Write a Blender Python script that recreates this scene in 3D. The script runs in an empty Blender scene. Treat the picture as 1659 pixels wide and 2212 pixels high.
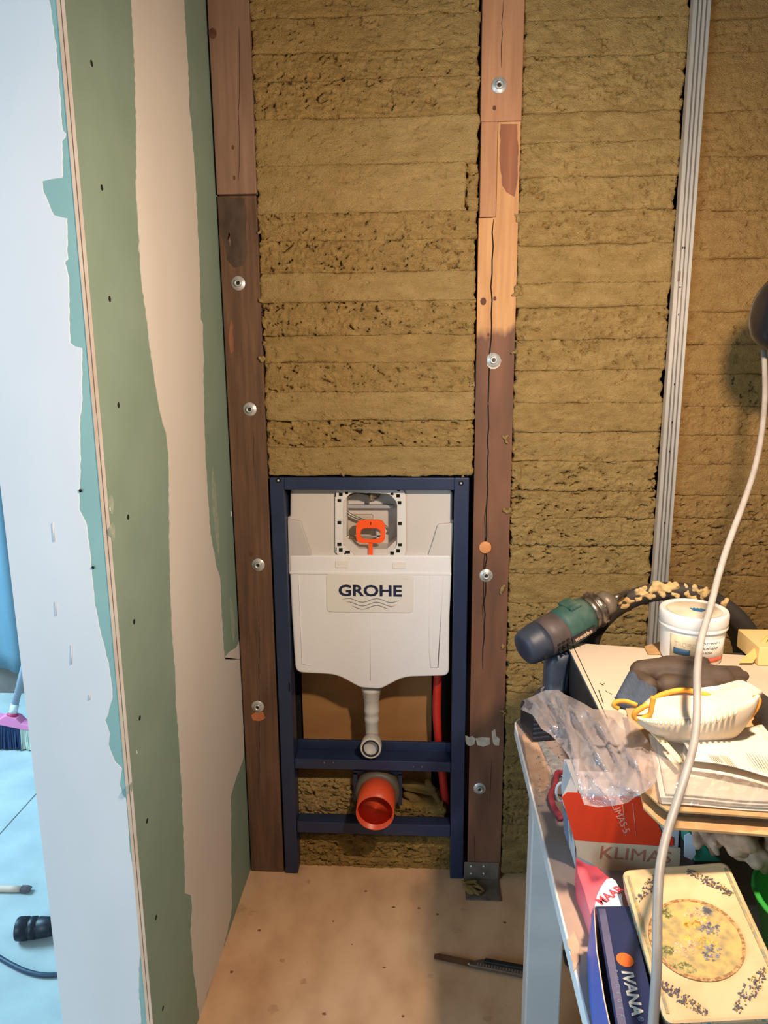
import bpy, math, random
import numpy as np
from mathutils import Vector, Matrix, Quaternion

# ------------------------------------------------------------------ camera
SC = bpy.context.scene
COL = SC.collection
FPX, YAW, PITCH, ROLL = 1564.623, 0.0591170, 0.2030935, -0.0081527
CAM = Vector((0.142932, -1.783645, 1.411058))
IW, IH = 1659, 2212
FW = Vector((-math.sin(YAW)*math.cos(PITCH), math.cos(YAW)*math.cos(PITCH), -math.sin(PITCH)))
_rt = Vector((math.cos(YAW), math.sin(YAW), 0)); _up = _rt.cross(FW)
RT = _rt*math.cos(ROLL) + _up*math.sin(ROLL); UP = RT.cross(FW)
cd = bpy.data.cameras.new('camera'); cam = bpy.data.objects.new('camera', cd); COL.objects.link(cam)
m = Matrix((RT, UP, -FW)).transposed().to_4x4(); m.translation = CAM
cam.matrix_world = m
cd.sensor_fit = 'HORIZONTAL'; cd.sensor_width = 36; cd.lens = FPX/IW*36; cd.clip_start = 0.02
SC.camera = cam
SC.view_settings.view_transform = 'Standard'; SC.view_settings.look = 'None'
SC.view_settings.gamma = 1; SC.view_settings.use_curve_mapping = False
SC.view_settings.exposure = 0.0

# ------------------------------------------------------------------ world, lights
w = bpy.data.worlds.new('world'); SC.world = w; w.use_nodes = True
bg = w.node_tree.nodes['Background']
bg.inputs[0].default_value = (0.75, 0.88, 1.0, 1); bg.inputs[1].default_value = 0.30

def light(name, kind, loc, energy, color, target=None, size=None, size_y=None, radius=None, spot=None):
    d = bpy.data.lights.new(name, kind); d.energy = energy; d.color = color
    if radius is not None: d.shadow_soft_size = radius
    if size is not None:
        d.size = size
        if size_y: d.shape = 'RECTANGLE'; d.size_y = size_y
    if spot: d.spot_size, d.spot_blend = math.radians(spot[0]), spot[1]
    o = bpy.data.objects.new(name, d); COL.objects.link(o); o.location = loc
    if target is not None:
        o.rotation_euler = (Vector(target)-Vector(loc)).to_track_quat('-Z', 'Y').to_euler()
    return o
light('work_light', 'SPOT', (0.512, -1.10, 1.62), 62, (1.0, 0.77, 0.57), (0.05, -0.10, 0.85), radius=0.03, spot=(172, 0.75))
light('daylight_hall', 'AREA', (-2.0, -3.1, 1.5), 60, (0.55, 0.79, 1.0), (-0.2, -0.7, 1.0), 1.2, 1.4)
light('daylight_room', 'AREA', (-2.7, 0.1, 1.7), 112, (0.42, 0.76, 1.0), (-1.0, 0.2, 0.0), 1.0, 1.2)

# ------------------------------------------------------------------ helpers
def ray(px, py): return FW + RT*((px-IW/2)/FPX) + UP*((IH/2-py)/FPX)
def W(px, py, x=None, y=None, z=None):
    """the point on the plane x=, y= or z= that the photo shows at pixel (px, py)"""
    d = ray(px, py)
    if x is not None: t = (x-CAM.x)/d.x
    elif y is not None: t = (y-CAM.y)/d.y
    else: t = (z-CAM.z)/d.z
    return CAM + d*t
def lin(c):
    return tuple((v/255/12.92) if v/255 <= 0.04045 else ((v/255+0.055)/1.055)**2.4 for v in c) + (1,)
MATS = {}
def mat(name, col, rough=0.6, col2=None, scale=20, stretch=(1,1,1), metal=0, bump=0, bscale=None, detail=4,
        lo=0.35, hi=0.65, trans=0, spec=0.5, coat=0, bdist=0.002, alpha=1, sheen=0):
    if name in MATS: return MATS[name]
    M = bpy.data.materials.new(name); M.use_nodes = True; nt = M.node_tree; N = nt.nodes; L = nt.links
    b = N['Principled BSDF']
    b.inputs['Base Color'].default_value = lin(col); b.inputs['Roughness'].default_value = rough
    b.inputs['Metallic'].default_value = metal; b.inputs['Specular IOR Level'].default_value = spec
    b.inputs['Transmission Weight'].default_value = trans; b.inputs['Alpha'].default_value = alpha
    b.inputs['Coat Weight'].default_value = coat; b.inputs['Sheen Weight'].default_value = sheen
    tc = N.new('ShaderNodeTexCoord'); mp = N.new('ShaderNodeMapping'); mp.inputs['Scale'].default_value = stretch
    L.new(tc.outputs['Object'], mp.inputs[0])
    if col2:
        n = N.new('ShaderNodeTexNoise'); n.inputs['Scale'].default_value = scale; n.inputs['Detail'].default_value = detail
        L.new(mp.outputs[0], n.inputs['Vector'])
        r = N.new('ShaderNodeMapRange'); r.inputs[1].default_value = lo; r.inputs[2].default_value = hi
        L.new(n.outputs[0], r.inputs[0])
        mx = N.new('ShaderNodeMix'); mx.data_type = 'RGBA'
        mx.inputs[6].default_value = lin(col); mx.inputs[7].default_value = lin(col2)
        L.new(r.outputs[0], mx.inputs[0]); L.new(mx.outputs[2], b.inputs['Base Color'])
    if bump:
        n2 = N.new('ShaderNodeTexNoise'); n2.inputs['Scale'].default_value = bscale or scale*3; n2.inputs['Detail'].default_value = 5
        L.new(mp.outputs[0], n2.inputs['Vector'])
        bp = N.new('ShaderNodeBump'); bp.inputs['Strength'].default_value = bump; bp.inputs['Distance'].default_value = bdist
        L.new(n2.outputs[0], bp.inputs['Height']); L.new(bp.outputs[0], b.inputs['Normal'])
    MATS[name] = M
    return M
ORG = {}
def tag(o, label=None, cat=None, group=None, kind=None):
    if label: o['label'] = label
    if cat: o['category'] = cat
    if group: o['group'] = group
    if kind: o['kind'] = kind
    return o
def thing(name, loc, label=None, cat=None, group=None, kind=None):
    o = bpy.data.objects.new(name, None); COL.objects.link(o); o.location = loc; o.empty_display_size = 0.05
    ORG[o.name] = Vector(loc)
    return tag(o, label, cat, group, kind)
def obj(name, V, F, M, parent=None, X=None, smooth=False, loc=None, bevel=0, seg=2, mods=()):
    """V in world coordinates (after the optional matrix X); one mesh object"""
    if X is not None: V = [X @ Vector(v) for v in V]
    if parent is not None: o0 = ORG[parent.name]
    elif loc is not None: o0 = Vector(loc)
    else: o0 = Vector((0, 0, 0))
    me = bpy.data.meshes.new(name)
    me.from_pydata([tuple(Vector(v)-o0) for v in V], [], F)
    me.validate()
    mats = M if isinstance(M, (list, tuple)) else [M]
    for q in mats: me.materials.append(q)
    if smooth: me.polygons.foreach_set('use_smooth', [True]*len(me.polygons))
    o = bpy.data.objects.new(name, me); COL.objects.link(o)
    ORG[o.name] = o0
    if parent is not None: o.parent = parent
    else: o.location = o0
    if bevel:
        b = o.modifiers.new('bevel', 'BEVEL'); b.width = bevel; b.segments = seg; b.limit_method = 'ANGLE'; b.angle_limit = math.radians(40)
        b.harden_normals = False
    return o
def fixn(o):
    import bmesh
    bm = bmesh.new(); bm.from_mesh(o.data); bmesh.ops.recalc_face_normals(bm, faces=bm.faces); bm.to_mesh(o.data); bm.free(); return o
def boxg(x0, y0, z0, x1, y1, z1):
    V = [(x, y, z) for x in (x0, x1) for y in (y0, y1) for z in (z0, z1)]
    F = [(0,1,3,2),(4,6,7,5),(0,4,5,1),(2,3,7,6),(0,2,6,4),(1,5,7,3)]
    return V, F
def join(*gs):
    V, F = [], []
    for v, f in gs:
        n = len(V); V += list(v); F += [tuple(i+n for i in q) for q in f]
    return V, F
def box(name, b, M, parent=None, bevel=0.0, **k):
    V, F = boxg(*b); return obj(name, V, F, M, parent, bevel=bevel, **k)
def loftg(rings, closed=True, caps=True):
    """rings of equal length joined in order"""
    V = [v for r in rings for v in r]; n = len(rings[0]); F = []
    for i in range(len(rings)-1):
        for j in range(n if closed else n-1):
            a = i*n+j; b = i*n+(j+1) % n; F.append((a, b, b+n, a+n))
    if caps and closed:
        F.append(tuple(range(n))[::-1]); F.append(tuple(range((len(rings)-1)*n, len(rings)*n)))
    return V, F
def prismg(front, off):
    """polygon of 3D points pushed along off"""
    off = Vector(off); a = [Vector(p) for p in front]
    return loftg([a, [p+off for p in a]])
def tubeg(pts, r, n=12, caps=True):
    pts = [Vector(p) for p in pts]; rs = r if isinstance(r, (list, tuple)) else [r]*len(pts)
    rings = []; t = (pts[1]-pts[0]).normalized(); ref = Vector((0, 0, 1)) if abs(t.z) < .9 else Vector((1, 0, 0))
    nrm = (ref - t*ref.dot(t)).normalized()
    for i, p in enumerate(pts):
        a = pts[max(0, i-1)]; b = pts[min(len(pts)-1, i+1)]; t = (b-a).normalized()
        nrm = (nrm - t*nrm.dot(t)).normalized(); bi = t.cross(nrm)
        rings.append([p + (nrm*math.cos(2*math.pi*k/n) + bi*math.sin(2*math.pi*k/n))*rs[i] for k in range(n)])
    return loftg(rings, True, caps)
def tube(name, pts, r, M, parent=None, n=12, **k):
    V, F = tubeg(pts, r, n); return fixn(obj(name, V, F, M, parent, smooth=True, **k))
def crom(P, k=8):
    P = [Vector(p) for p in P]; Q = [P[0]*2-P[1]] + P + [P[-1]*2-P[-2]]; out = []
    for i in range(1, len(Q)-2):
        for j in range(k):
            t = j/k; a, b, c, d = Q[i-1], Q[i], Q[i+1], Q[i+2]
            out.append(0.5*((2*b) + (c-a)*t + (2*a-5*b+4*c-d)*t*t + (3*b-a-3*c+d)*t**3))
    out.append(P[-1]); return out
def latheg(prof, n=32):
    """profile (r, z) around z"""
    rings = [[(r*math.cos(2*math.pi*k/n), r*math.sin(2*math.pi*k/n), z) for k in range(n)] for r, z in prof]
    return loftg(rings)
def lathe(name, prof, M, parent=None, X=None, n=32, open_=False, **k):
    V, F = latheg(prof, n)
    if open_: F = [f_ for f_ in F if len(f_) < 5]
    return fixn(obj(name, V, F, M, parent, X=X, smooth=k.pop('smooth', True), **k))
def frame3(origin, xdir, up=(0, 0, 1)):
    x = Vector(xdir).normalized(); u = Vector(up); z = (u - x*u.dot(x)).normalized(); y = z.cross(x)
    M = Matrix((x, y, z)).transposed().to_4x4(); M.translation = Vector(origin); return M
def rotz(a): return Matrix.Rotation(a, 4, 'Z')
def T(*v): return Matrix.Translation(Vector(v))
def resample(P, n):
    P = [Vector(p) for p in P]; P2 = P+[P[0]]; L = [0]
    for a, b in zip(P2, P2[1:]): L.append(L[-1]+(b-a).length)
    out = []; k = 0
    for i in range(n):
        s = L[-1]*i/n
        while L[k+1] < s: k += 1
        out.append(P2[k].lerp(P2[k+1], (s-L[k])/max(1e-9, L[k+1]-L[k])))
    return out
def polyg(P, z=0.0, thick=0.0005):
    """2D polygon -> thin prism in the xy plane"""
    return prismg([(x, y, z+thick) for x, y in P], (0, 0, -thick))
def textg(s, size, thick=0.0004, bold=0.0, sx=1.0, align='CENTER', shear=0):
    c = bpy.data.curves.new('t', 'FONT'); c.body = s; c.size = size; c.extrude = thick/2; c.offset = bold; c.shear = shear
    c.align_x = align; c.align_y = 'CENTER'; c.resolution_u = 3
    o = bpy.data.objects.new('t', c); COL.objects.link(o); dg = bpy.context.evaluated_depsgraph_get()
    me = bpy.data.meshes.new_from_object(o.evaluated_get(dg))
    V = [(v.co.x*sx, v.co.y, v.co.z) for v in me.vertices]; F = [tuple(p.vertices) for p in me.polygons]
    bpy.data.objects.remove(o); bpy.data.curves.remove(c); bpy.data.meshes.remove(me)
    return V, F
def baked(o):
    """apply the modifiers of o"""
    dg = bpy.context.evaluated_depsgraph_get(); me = bpy.data.meshes.new_from_object(o.evaluated_get(dg))
    old = o.data; o.modifiers.clear(); o.data = me; me.name = old.name; bpy.data.meshes.remove(old); return o
def blob(name, caps, M, parent=None, X=None, voxel=0.003, smooth=6, **k):
    """capsules ((p0),(p1),r0,r1) fused into one skin"""
    gs = []
    for p0, p1, r0, r1 in caps:
        p0, p1 = Vector(p0), Vector(p1); d = (p1-p0); L = d.length or 1e-4
        t = d/L if d.length else Vector((0, 0, 1)); pts, rs = [], []
        for a in (0, 20, 45, 70, 90): pts.append(p0 - t*r0*math.cos(math.radians(a))); rs.append(max(1e-4, r0*math.sin(math.radians(a))))
        for a in (90, 70, 45, 20, 0): pts.append(p1 + t*r1*math.cos(math.radians(a))); rs.append(max(1e-4, r1*math.sin(math.radians(a))))
        gs.append(tubeg(pts, rs, 14))
    V, F = join(*gs); o = fixn(obj(name, V, F, M, parent, X=X, **k))
    r = o.modifiers.new('r', 'REMESH'); r.mode = 'VOXEL'; r.voxel_size = voxel; r.use_smooth_shade = True
    s = o.modifiers.new('s', 'SMOOTH'); s.iterations = smooth; s.factor = 0.5
    return baked(o)
# numpy noise
def _h(ix, iy, s):
    n = (ix.astype(np.int64)*374761393 + iy.astype(np.int64)*668265263 + s*1442695041) & 0xffffffff
    n = ((n ^ (n >> 13))*1274126177) & 0xffffffff; n = (n ^ (n >> 16)) & 0xffff
    return n/32767.5-1
def vn(x, y, s=0):
    ix, iy = np.floor(x), np.floor(y); fx, fy = x-ix, y-iy
    fx = fx*fx*(3-2*fx); fy = fy*fy*(3-2*fy)
    a, b, c, d = _h(ix, iy, s), _h(ix+1, iy, s), _h(ix, iy+1, s), _h(ix+1, iy+1, s)
    return (a*(1-fx)+b*fx)*(1-fy) + (c*(1-fx)+d*fx)*fy
def fbm(x, y, s=0, o=4):
    r = 0; a = 1; t = 0
    for k in range(o):
        r = r + a*vn(x, y, s+k*17); t += a; a *= .5; x = x*2.03; y = y*2.03
    return r/t
def gridmesh(name, A, M, parent, closed=False):
    """A: rows x cols x 3 array in world coordinates"""
    nr, nc, _ = A.shape; o0 = np.array(ORG[parent.name]) if parent is not None else np.zeros(3)
    me = bpy.data.meshes.new(name); me.vertices.add(nr*nc); me.vertices.foreach_set('co', (A-o0).reshape(-1).astype(np.float32))
    i = np.arange(nr-1)[:, None]*nc + np.arange(nc-1)[None, :]
    q = np.stack([i, i+1, i+1+nc, i+nc], -1).reshape(-1, 4); nf = len(q)
    me.loops.add(nf*4); me.loops.foreach_set('vertex_index', q.reshape(-1).astype(np.int32))
    me.polygons.add(nf); me.polygons.foreach_set('loop_start', (np.arange(nf)*4).astype(np.int32))
    me.polygons.foreach_set('loop_total', np.full(nf, 4, np.int32)); me.update(calc_edges=True); me.validate()
    me.polygons.foreach_set('use_smooth', [True]*nf)
    me.materials.append(M); o = bpy.data.objects.new(name, me); COL.objects.link(o)
    ORG[o.name] = Vector(o0)
    if parent is not None: o.parent = parent
    return o
# ------------------------------------------------------------------ setting: materials
m_floor = mat('plywood_floor', (218,178,138), 0.7, (192,148,110), 7, (1.6,1,1), bump=.15, bscale=60, lo=.4, hi=.75)
m_floor2 = mat('grey_floor', (184,192,190), 0.55, (170,178,178), 9, bump=.1, bscale=80)
m_knot = mat('knot', (120,80,54), 0.8, (150,108,76), 40); m_stain = mat('faint_knot', (186,146,110), 0.8, (204,164,126), 60)
m_wall = mat('plain_plaster', (172,164,154), 0.8, (160,152,142), 6, bump=.1, bscale=50)
m_ceil = mat('ceiling_board', (160,152,142), 0.85, (150,144,134), 4)
m_fill = mat('white_filler', (222,222,224), 0.55, (214,215,218), 5, (1,1,.5), bump=.22, bscale=14, bdist=.004)
m_filltan = mat('filler', (208,202,195), 0.65, (200,193,185), 3, (1,1,.4), bump=.1, bscale=12)
m_green = mat('green_board_paper', (128,148,134), 0.75, (121,142,127), 7, bump=.05, bscale=200)
m_teal = mat('board_paper_blue_green', (142,180,174), 0.75, (134,172,168), 9)
m_edge = mat('board_core', (226,196,170), 0.85, (206,170,142), 30, (1,1,.2), bump=.3, bscale=80)
m_dark = mat('dark_gap', (22,17,13), 0.95)
m_hole = mat('hole', (16,14,12), 1.0)

# ------------------------------------------------------------------ room shell
f = thing('floor', (0, 0, 0), 'pale plywood floor with brown knots in front of the toilet frame', None, None, 'structure')
box('floor_panel', (-0.352, -3.6, -0.03, 1.8, 0.2, 0), m_floor, f)
rng = random.Random(4)
sx, sy = -1.16, 0
for (x0, x1) in ((-3.2, -1.165), (-1.161, -0.352)):
    for (y0, y1) in ((-3.6, -0.9), (-0.897, 1.2)):
        box('floor_panel', (x0, y0, -0.03, x1, y1, 0), m_floor2, f, bevel=.001)
for (px, py, r) in ((520,1965,.016),(545,1972,.01),(610,2075,.007),(665,1905,.007),(790,1925,.006),(655,2120,.008),(590,2180,.01),(850,1960,.006),
                    (905,1962,.006),(1090,1993,.006),(945,1975,.005),(1002,1965,.008),(985,2010,.01),(1052,2200,.008),(930,2110,.007),(560,2010,.006),(1010,1925,.007),
                    (720,1990,.004),(830,2090,.005),(700,2190,.006),(870,2195,.005),(500,2100,.006),(760,2040,.003)):
    big = r > .0065; r = r*(1.0 if big else .6); c = W(px, py, z=0.0); P = [(c.x+r*(1+.35*rng.uniform(-1,1))*math.cos(a)*1.2, c.y+r*(1+.35*rng.uniform(-1,1))*math.sin(a)) for a in [k*math.pi/6 for k in range(12)]]
    V, F = polyg(P, 0, .0004); obj('knot', V, F, m_stain if big else m_knot, f)
tag(box('ceiling', (-3.2, -3.6, 2.62, 1.8, 1.2, 2.7), m_ceil), kind='structure')
tag(box('wall_right', (1.8, -3.6, 0, 1.9, 0.2, 2.7), m_wall), kind='structure')
tag(box('wall_front', (-3.2, -3.75, 0, 1.9, -3.6, 2.7), m_wall), kind='structure')
tag(box('wall_far_left', (-3.3, -3.6, 0, -3.2, 1.2, 2.7), m_wall), kind='structure')
m_blueskirt = mat('grey_skirting', (122,112,104), 0.7, (100,92,88), 8)
tag(box('wall_back_left', (-3.2, 1.1, 0, -0.47, 1.2, 2.7), m_wall), kind='structure')
tag(box('baseboard_left', (-3.2, 1.08, 0, -0.47, 1.1, 0.13), m_blueskirt), kind='structure')

# left partition: boarded, filled, cut edge facing the camera
YA = -0.70; XG = -0.352
wl = thing('wall_left', (XG, YA, 0), 'partition end with white filler over blue-green board', kind='structure')
xl = W(0, 1040, y=YA).x
box('wall_core', (xl, YA+.0125, 0, XG-.013, 1.1, 2.62), m_wall, wl)
box('end_board', (xl, YA, 0, XG-.0125, YA+.0124, 2.62), m_teal, wl)
box('green_board', (XG-.0125, YA-.0004, 0, XG, 0.02, 2.62), m_green, wl)
# cut edge of the board: core strip with paper lines
xs0, xs1 = W(190,763,y=YA).x, W(205,763,y=YA).x
V, F = join(boxg(XG-.0122, YA-.0010, 0, XG-.0066, YA-.0004, 2.62), boxg(XG-.0056, YA-.0009, 0, XG-.0004, YA-.0004, 2.62))
obj('board_edge', V, F, m_edge, wl, bevel=.0008)
for (z0, z1) in ((0.2,.62),(.66,.8),(.84,.98),(1.02,1.3),(1.34,2.0)):
    box('edge_crack', (XG-.0066, YA-.0011, z0, XG-.0056, YA-.0004, z1), mat('torn_paper', (120,84,60), .9), wl)
def wavy(P, amp=1.2, step=14, seed=1):
    """pixel polyline with a small ragged wobble"""
    r = random.Random(seed); out = []
    for (a, b), (c, d) in zip(P, P[1:]):
        L = math.hypot(c-a, d-b); n = max(1, int(L/step))
        for k in range(n):
            t = k/n; out.append((a+(c-a)*t + r.uniform(-amp, amp), b+(d-b)*t))
    out.append(P[-1]); return out
def split_strip(name, left, right, M, parent, x=None, y=None, thick=.0007, out=(0,0,0)):
    """area between two boundary lines (pixel, listed downwards) as a thin coat on a plane"""
    V, F = [], []
    def at(line, yy):
        for (a, b), (c, d) in zip(line, line[1:]):
            if b <= yy <= d: return a+(c-a)*(yy-b)/max(1e-6, d-b)
        return line[0][0] if yy < line[0][1] else line[-1][0]
    y0 = min(left[0][1], right[0][1]); y1 = max(left[-1][1], right[-1][1]); ys = np.arange(y0, y1+.1, 5.0)
    o = Vector(out)
    for yy in ys:
        for px in (at(left, yy), at(right, yy)): V.append(W(px, yy, x=x, y=y)+o*thick)
    n = len(V)
    V += [v-o*thick for v in V]
    for i in range(len(ys)-1):
        a = 2*i; F += [(a, a+1, a+3, a+2), (n+a, n+a+2, n+a+3, n+a+1), (a, a+2, n+a+2, n+a), (a+1, n+a+1, n+a+3, a+3)]
    k = 2*(len(ys)-1); F += [(0, n, n+1, 1), (k, k+1, n+k+1, n+k)]
    return fixn(obj(name, V, F, M, parent))
R1 = [(92,-450),(104,-60),(107,0),(122,100),(128,170),(133,250),(137,283),(143,287),(143,297),(135,305),(136,380),(134,385),(112,387),(92,391),(95,415),(103,432),(118,467),(130,468),(140,469),
      (146,471),(147,560),(141,566),(150,600),(151,700),(153,740),(165,750),(178,752),(178,880),(173,900),(175,1000),(172,1050),(172,1100),(188,1130),(192,1170),(199,1230),(205,1300),
      (218,1366),(237,1440),(245,1506),(229,1556),(238,1584),(235,1609),(250,1645),(264,1659),(260,1696),(266,1718),(272,1722),(276,1760),(280,1830),(290,1890),(298,1960),(302,2000),(307,2050),(301,2085),(300,2140),(305,2190),(304,2280)]
R1 = sorted(wavy(R1, 1.0, 8, 3), key=lambda p: p[1])
Lb = [(-75,-60),(-60,500),(0,1040),(150,2212),(158,2280)]
xlb = xl
V, F = [], []
# white filler: left limit is the wall's own edge
def at_line(line, yy):
    for (a, b), (c, d) in zip(line, line[1:]):
        if b <= yy <= d and d > b: return a+(c-a)*(yy-b)/(d-b)
    return line[-1][0]
ys = np.arange(-440, 2270, 4.0); rows = []
for yy in ys:
    p = W(at_line(R1, yy), yy, y=YA); rows.append([Vector((xl, YA-.0007, p.z)), Vector((p.x-.0015, YA-.0007, p.z)), Vector((p.x, YA-.0002, p.z))])
A = np.array([[list(v) for v in r] for r in rows]); fc_ = gridmesh('filler_coat', A, m_fill, wl); fc_.data.polygons.foreach_set('use_smooth', [False]*len(fc_.data.polygons))
# scratches in the filler
for (a, b, c, d) in ((155,1393,154,1435),(114,1130,117,1170),(193,1500,193,1512),(120,1300,121,1330)):
    p, q = W(a, b, y=YA-.0015), W(c, d, y=YA-.0015)
    tube('filler_ridge', [p, q], .0009, m_fill, wl, 6)
for (a, b) in ((174,1060),(201,1226)):
    p = W(a, b, y=YA-.0016); lathe('screw_hole', [(0.0001,0),(.0022,0),(.0026,.0006),(.0001,.0007)], m_hole, wl, X=T(*p)@Matrix.Rotation(math.pi/2,4,'X'), n=10)
GL = [(270,-450),(280,-60),(283,0),(286,60),(291,160),(293,250),(294,330),(293,420),(298,470),(300,530),(304,600),(315,680),(322,740),(330,800),(340,860),(350,915),(358,935),(362,960),(364,1000),(365,1100),(366,1200),
      (368,1300),(372,1380),(378,1450),(380,1520),(388,1620),(392,1700),(396,1800),(400,1930),(412,1932),(414,1960),(412,2010),(417,2090),(424,2150),(429,2195),(432,2206)]
GR = [(380,-450),(395,-60),(397,0),(400,60),(404,110),(408,200),(408,230),(413,270),(417,330),(422,400),(427,500),(432,600),(433,690),(437,700),(439,780),(440,900),(443,980),(448,1060),(452,1130),(458,1180),(462,1194),
      (466,1224),(474,1241),(477,1300),(479,1340),(484,1420),(523,1422),(523,1450),(525,1560),(527,1632),(520,1655),(512,1675),(498,1718),(499,1877),(500,1964),(489,2021),(474,2079),(445,2150),(432,2206)]
GL = sorted(wavy(GL[:-1], 1.0, 10, 5), key=lambda p: p[1])+[GL[-1]]; GR = sorted(wavy(GR[:-1], .8, 10, 6), key=lambda p: p[1])+[GR[-1]]
split_strip('filler_band', GL, GR, m_filltan, wl, x=XG, thick=.0009, out=(1,0,0))
for (a, b) in ((198,137),(220,405),(237,646),(256,875),(277,1117),(290,1343),(302,1551),(318,1773),(337,1982),(352,2178)):
    p = W(a, b, x=XG)
    lathe('screw_hole', [(0.0001,.0004),(.0030,.0004),(.0042,.0002),(.0048,.0),(.0001,-.001)], m_hole, wl, X=T(*p)@Matrix.Rotation(math.pi/2,4,'Y'), n=10)
V, F = prismg([W(a, b, x=XG)+Vector((.0009,0,0)) for a, b in ((519,1377),(516,1386),(511,1398),(503,1403),(495,1408),(484,1421),(486,1425),(523,1425))], (-.0009,0,0)); fixn(obj('filler_patch', V, F, m_filltan, wl))
m_smear = mat('thin_filler_smear', (156,164,148), 0.7, (134,152,136), 60, lo=.4, hi=.6)
for pts, wd in (([(460,1010),(463,1060),(467,1120),(474,1205)], 6), ([(498,1290),(503,1330),(506,1390)], 5)):
    wd_ = lambda y: wd*math.sin(math.pi*min(1, max(0, (y-pts[0][1]+4)/(pts[-1][1]-pts[0][1]+4))))**.7
    pq_ = wavy(pts, .8, 7, 4)
    split_strip('filler_smear', [(x-wd_(y), y) for x, y in pq_], [(x+wd_(y)*.5+.3, y) for x, y in pq_], m_smear, wl, x=XG, thick=.0004, out=(1,0,0))
for (a, b, r) in ((240,1090,9),(243,1150,9),(283,1700,5)):
    c = W(a, b, x=XG); V, F = prismg([c+Vector((.0005, (r*.0010)*math.cos(t)*(1+.2*math.sin(3*t)), r*.0011*1.6*math.sin(t))) for t in [k*math.pi/6 for k in range(12)]], (-.0005,0,0)); fixn(obj('filler_spot', V, F, m_smear, wl))
for (a, b, r) in ((499,1110,.004),(236,1100,.002),(294,1625,.002)):
    c = W(a, b, x=XG); V, F = boxg(c.x, c.y-r*.4, c.z-r*1.6, c.x+.002, c.y+r*.4, c.z+r*1.6); obj('filler_crumb', V, F, m_fill, wl, bevel=.0008)

# ------------------------------------------------------------------ back wall: rock wool courses
wb = thing('wall_back', (0, 0.17, 0), 'timber-framed wall packed with courses of yellow-brown mineral wool', kind='structure')
box('backing_board', (-0.36, 0.17, 0, 1.8, 0.2, 2.62), m_dark, wb)  # near-black colour stands for the shade in the gaps between batts
def wool(name, c1, c2, sc):
    M = mat(name, c1, 0.95, c2, sc, (1,1,2.2), bump=1.0, bscale=300, bdist=.006, detail=6, lo=.3, hi=.7, spec=.1)
    return M
WO = [wool('mineral_wool', (182,152,98), (158,130,80), 26), wool('mineral_wool_pale', (184,156,104), (166,138,88), 20), wool('mineral_wool_shaggy', (180,150,96), (156,127,78), 34),
      wool('mineral_wool_right', (178,142,88), (160,124,74), 24), wool('mineral_wool_shaded_grey', (162,136,84), (130,108,66), 18)]  # last wool is darker: shade low in the right bay put into its colour
def edge_line(x, i, seed, amp=.0035):
    return amp*fbm(x*18, x*0+i*3.7, seed+i, 3)
def batt(x0, x1, z0, z1, style, i0, i1, seed, yb=0.0, M=None, g=.0027, line=None, raggL=.004, raggR=.004):
    """one course of wool: z0 (bottom, line i0) to z1 (top, line i1)"""
    nx = max(8, int((x1-x0)/g)); nz = max(6, int((z1-z0)/g))
    U, Vv = np.meshgrid(np.linspace(0, 1, nx), np.linspace(0, 1, nz))
    zz = z0+(z1-z0)*Vv
    xa = x0 + raggL*fbm(zz*60, zz*0+seed, seed+5, 3)*1.6; xb = x1 + raggR*fbm(zz*60, zz*0+seed+9, seed+8, 3)*1.6
    x = xa+(xb-xa)*U
    e0 = edge_line(x, i0, seed//100); e1 = edge_line(x, i1, seed//100)
    z = z0+e0+(z1+e1-z0-e0)*Vv
    s = {'s': (1.0, .15), 'r': (1.5, .8), 'R': (2.0, 1.05), 'm': (1.2, .4)}[style]
    h = .0022*fbm(x*6, z*22, seed, 3)*s[0] + .0016*fbm(x*45, z*130, seed+1, 3)
    wx, wz = x+.012*fbm(x*40, z*40, seed+31, 2), z+.008*fbm(x*40, z*40, seed+32, 2)
    h = h + s[1]*(.0030*fbm(wx*34, wz*60, seed+2, 4) + .0050*(.3-np.abs(fbm(wx*70+wz*30, wz*120, seed+3, 3))) + .0016*np.sign(vn(wx*150+wz*60, wz*230, seed+12)))
    h = h + (s[1]*.0026+.0006)*fbm(wx*130, wz*200, seed+7, 2)
    pit = np.clip((fbm(wx*62, wz*150, seed+4, 3)-.40)*9, 0, 1)*(s[1]*.013+.003)
    d0, d1 = (z-(z0+e0)), ((z1+e1)-z)
    gap0 = np.clip((fbm(x*16, x*0+i0*1.3, 77, 3)-.02)*4, 0, 1); gap1 = np.clip((fbm(x*16, x*0+i1*1.3, 77, 3)-.02)*4, 0, 1)
    cre = (.0085*np.exp(-d0/.0013)*gap0+.0011*np.exp(-d0/.003)) + (.0085*np.exp(-d1/.0013)*gap1+.0011*np.exp(-d1/.003))
    dl, dr = x-xa, xb-x
    side = .005*np.exp(-dl/.003)+.005*np.exp(-dr/.003)
    y = yb - h + pit + cre + side
    A = np.stack([x, y, z], -1)
    # rims going back into the bay
    def back(rw, dy): q = rw.copy(); q[..., 1] += dy; return q
    A = np.concatenate([back(A[:1], .07), A, back(A[-1:], .07)], 0)
    A = np.concatenate([back(A[:, :1], .07), A, back(A[:, -1:], .07)], 1)
    return gridmesh('insulation_batt', A, M or WO[0], wb)
def zat(px, pys): return [W(px, p, y=0).z for p in pys]
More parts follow.
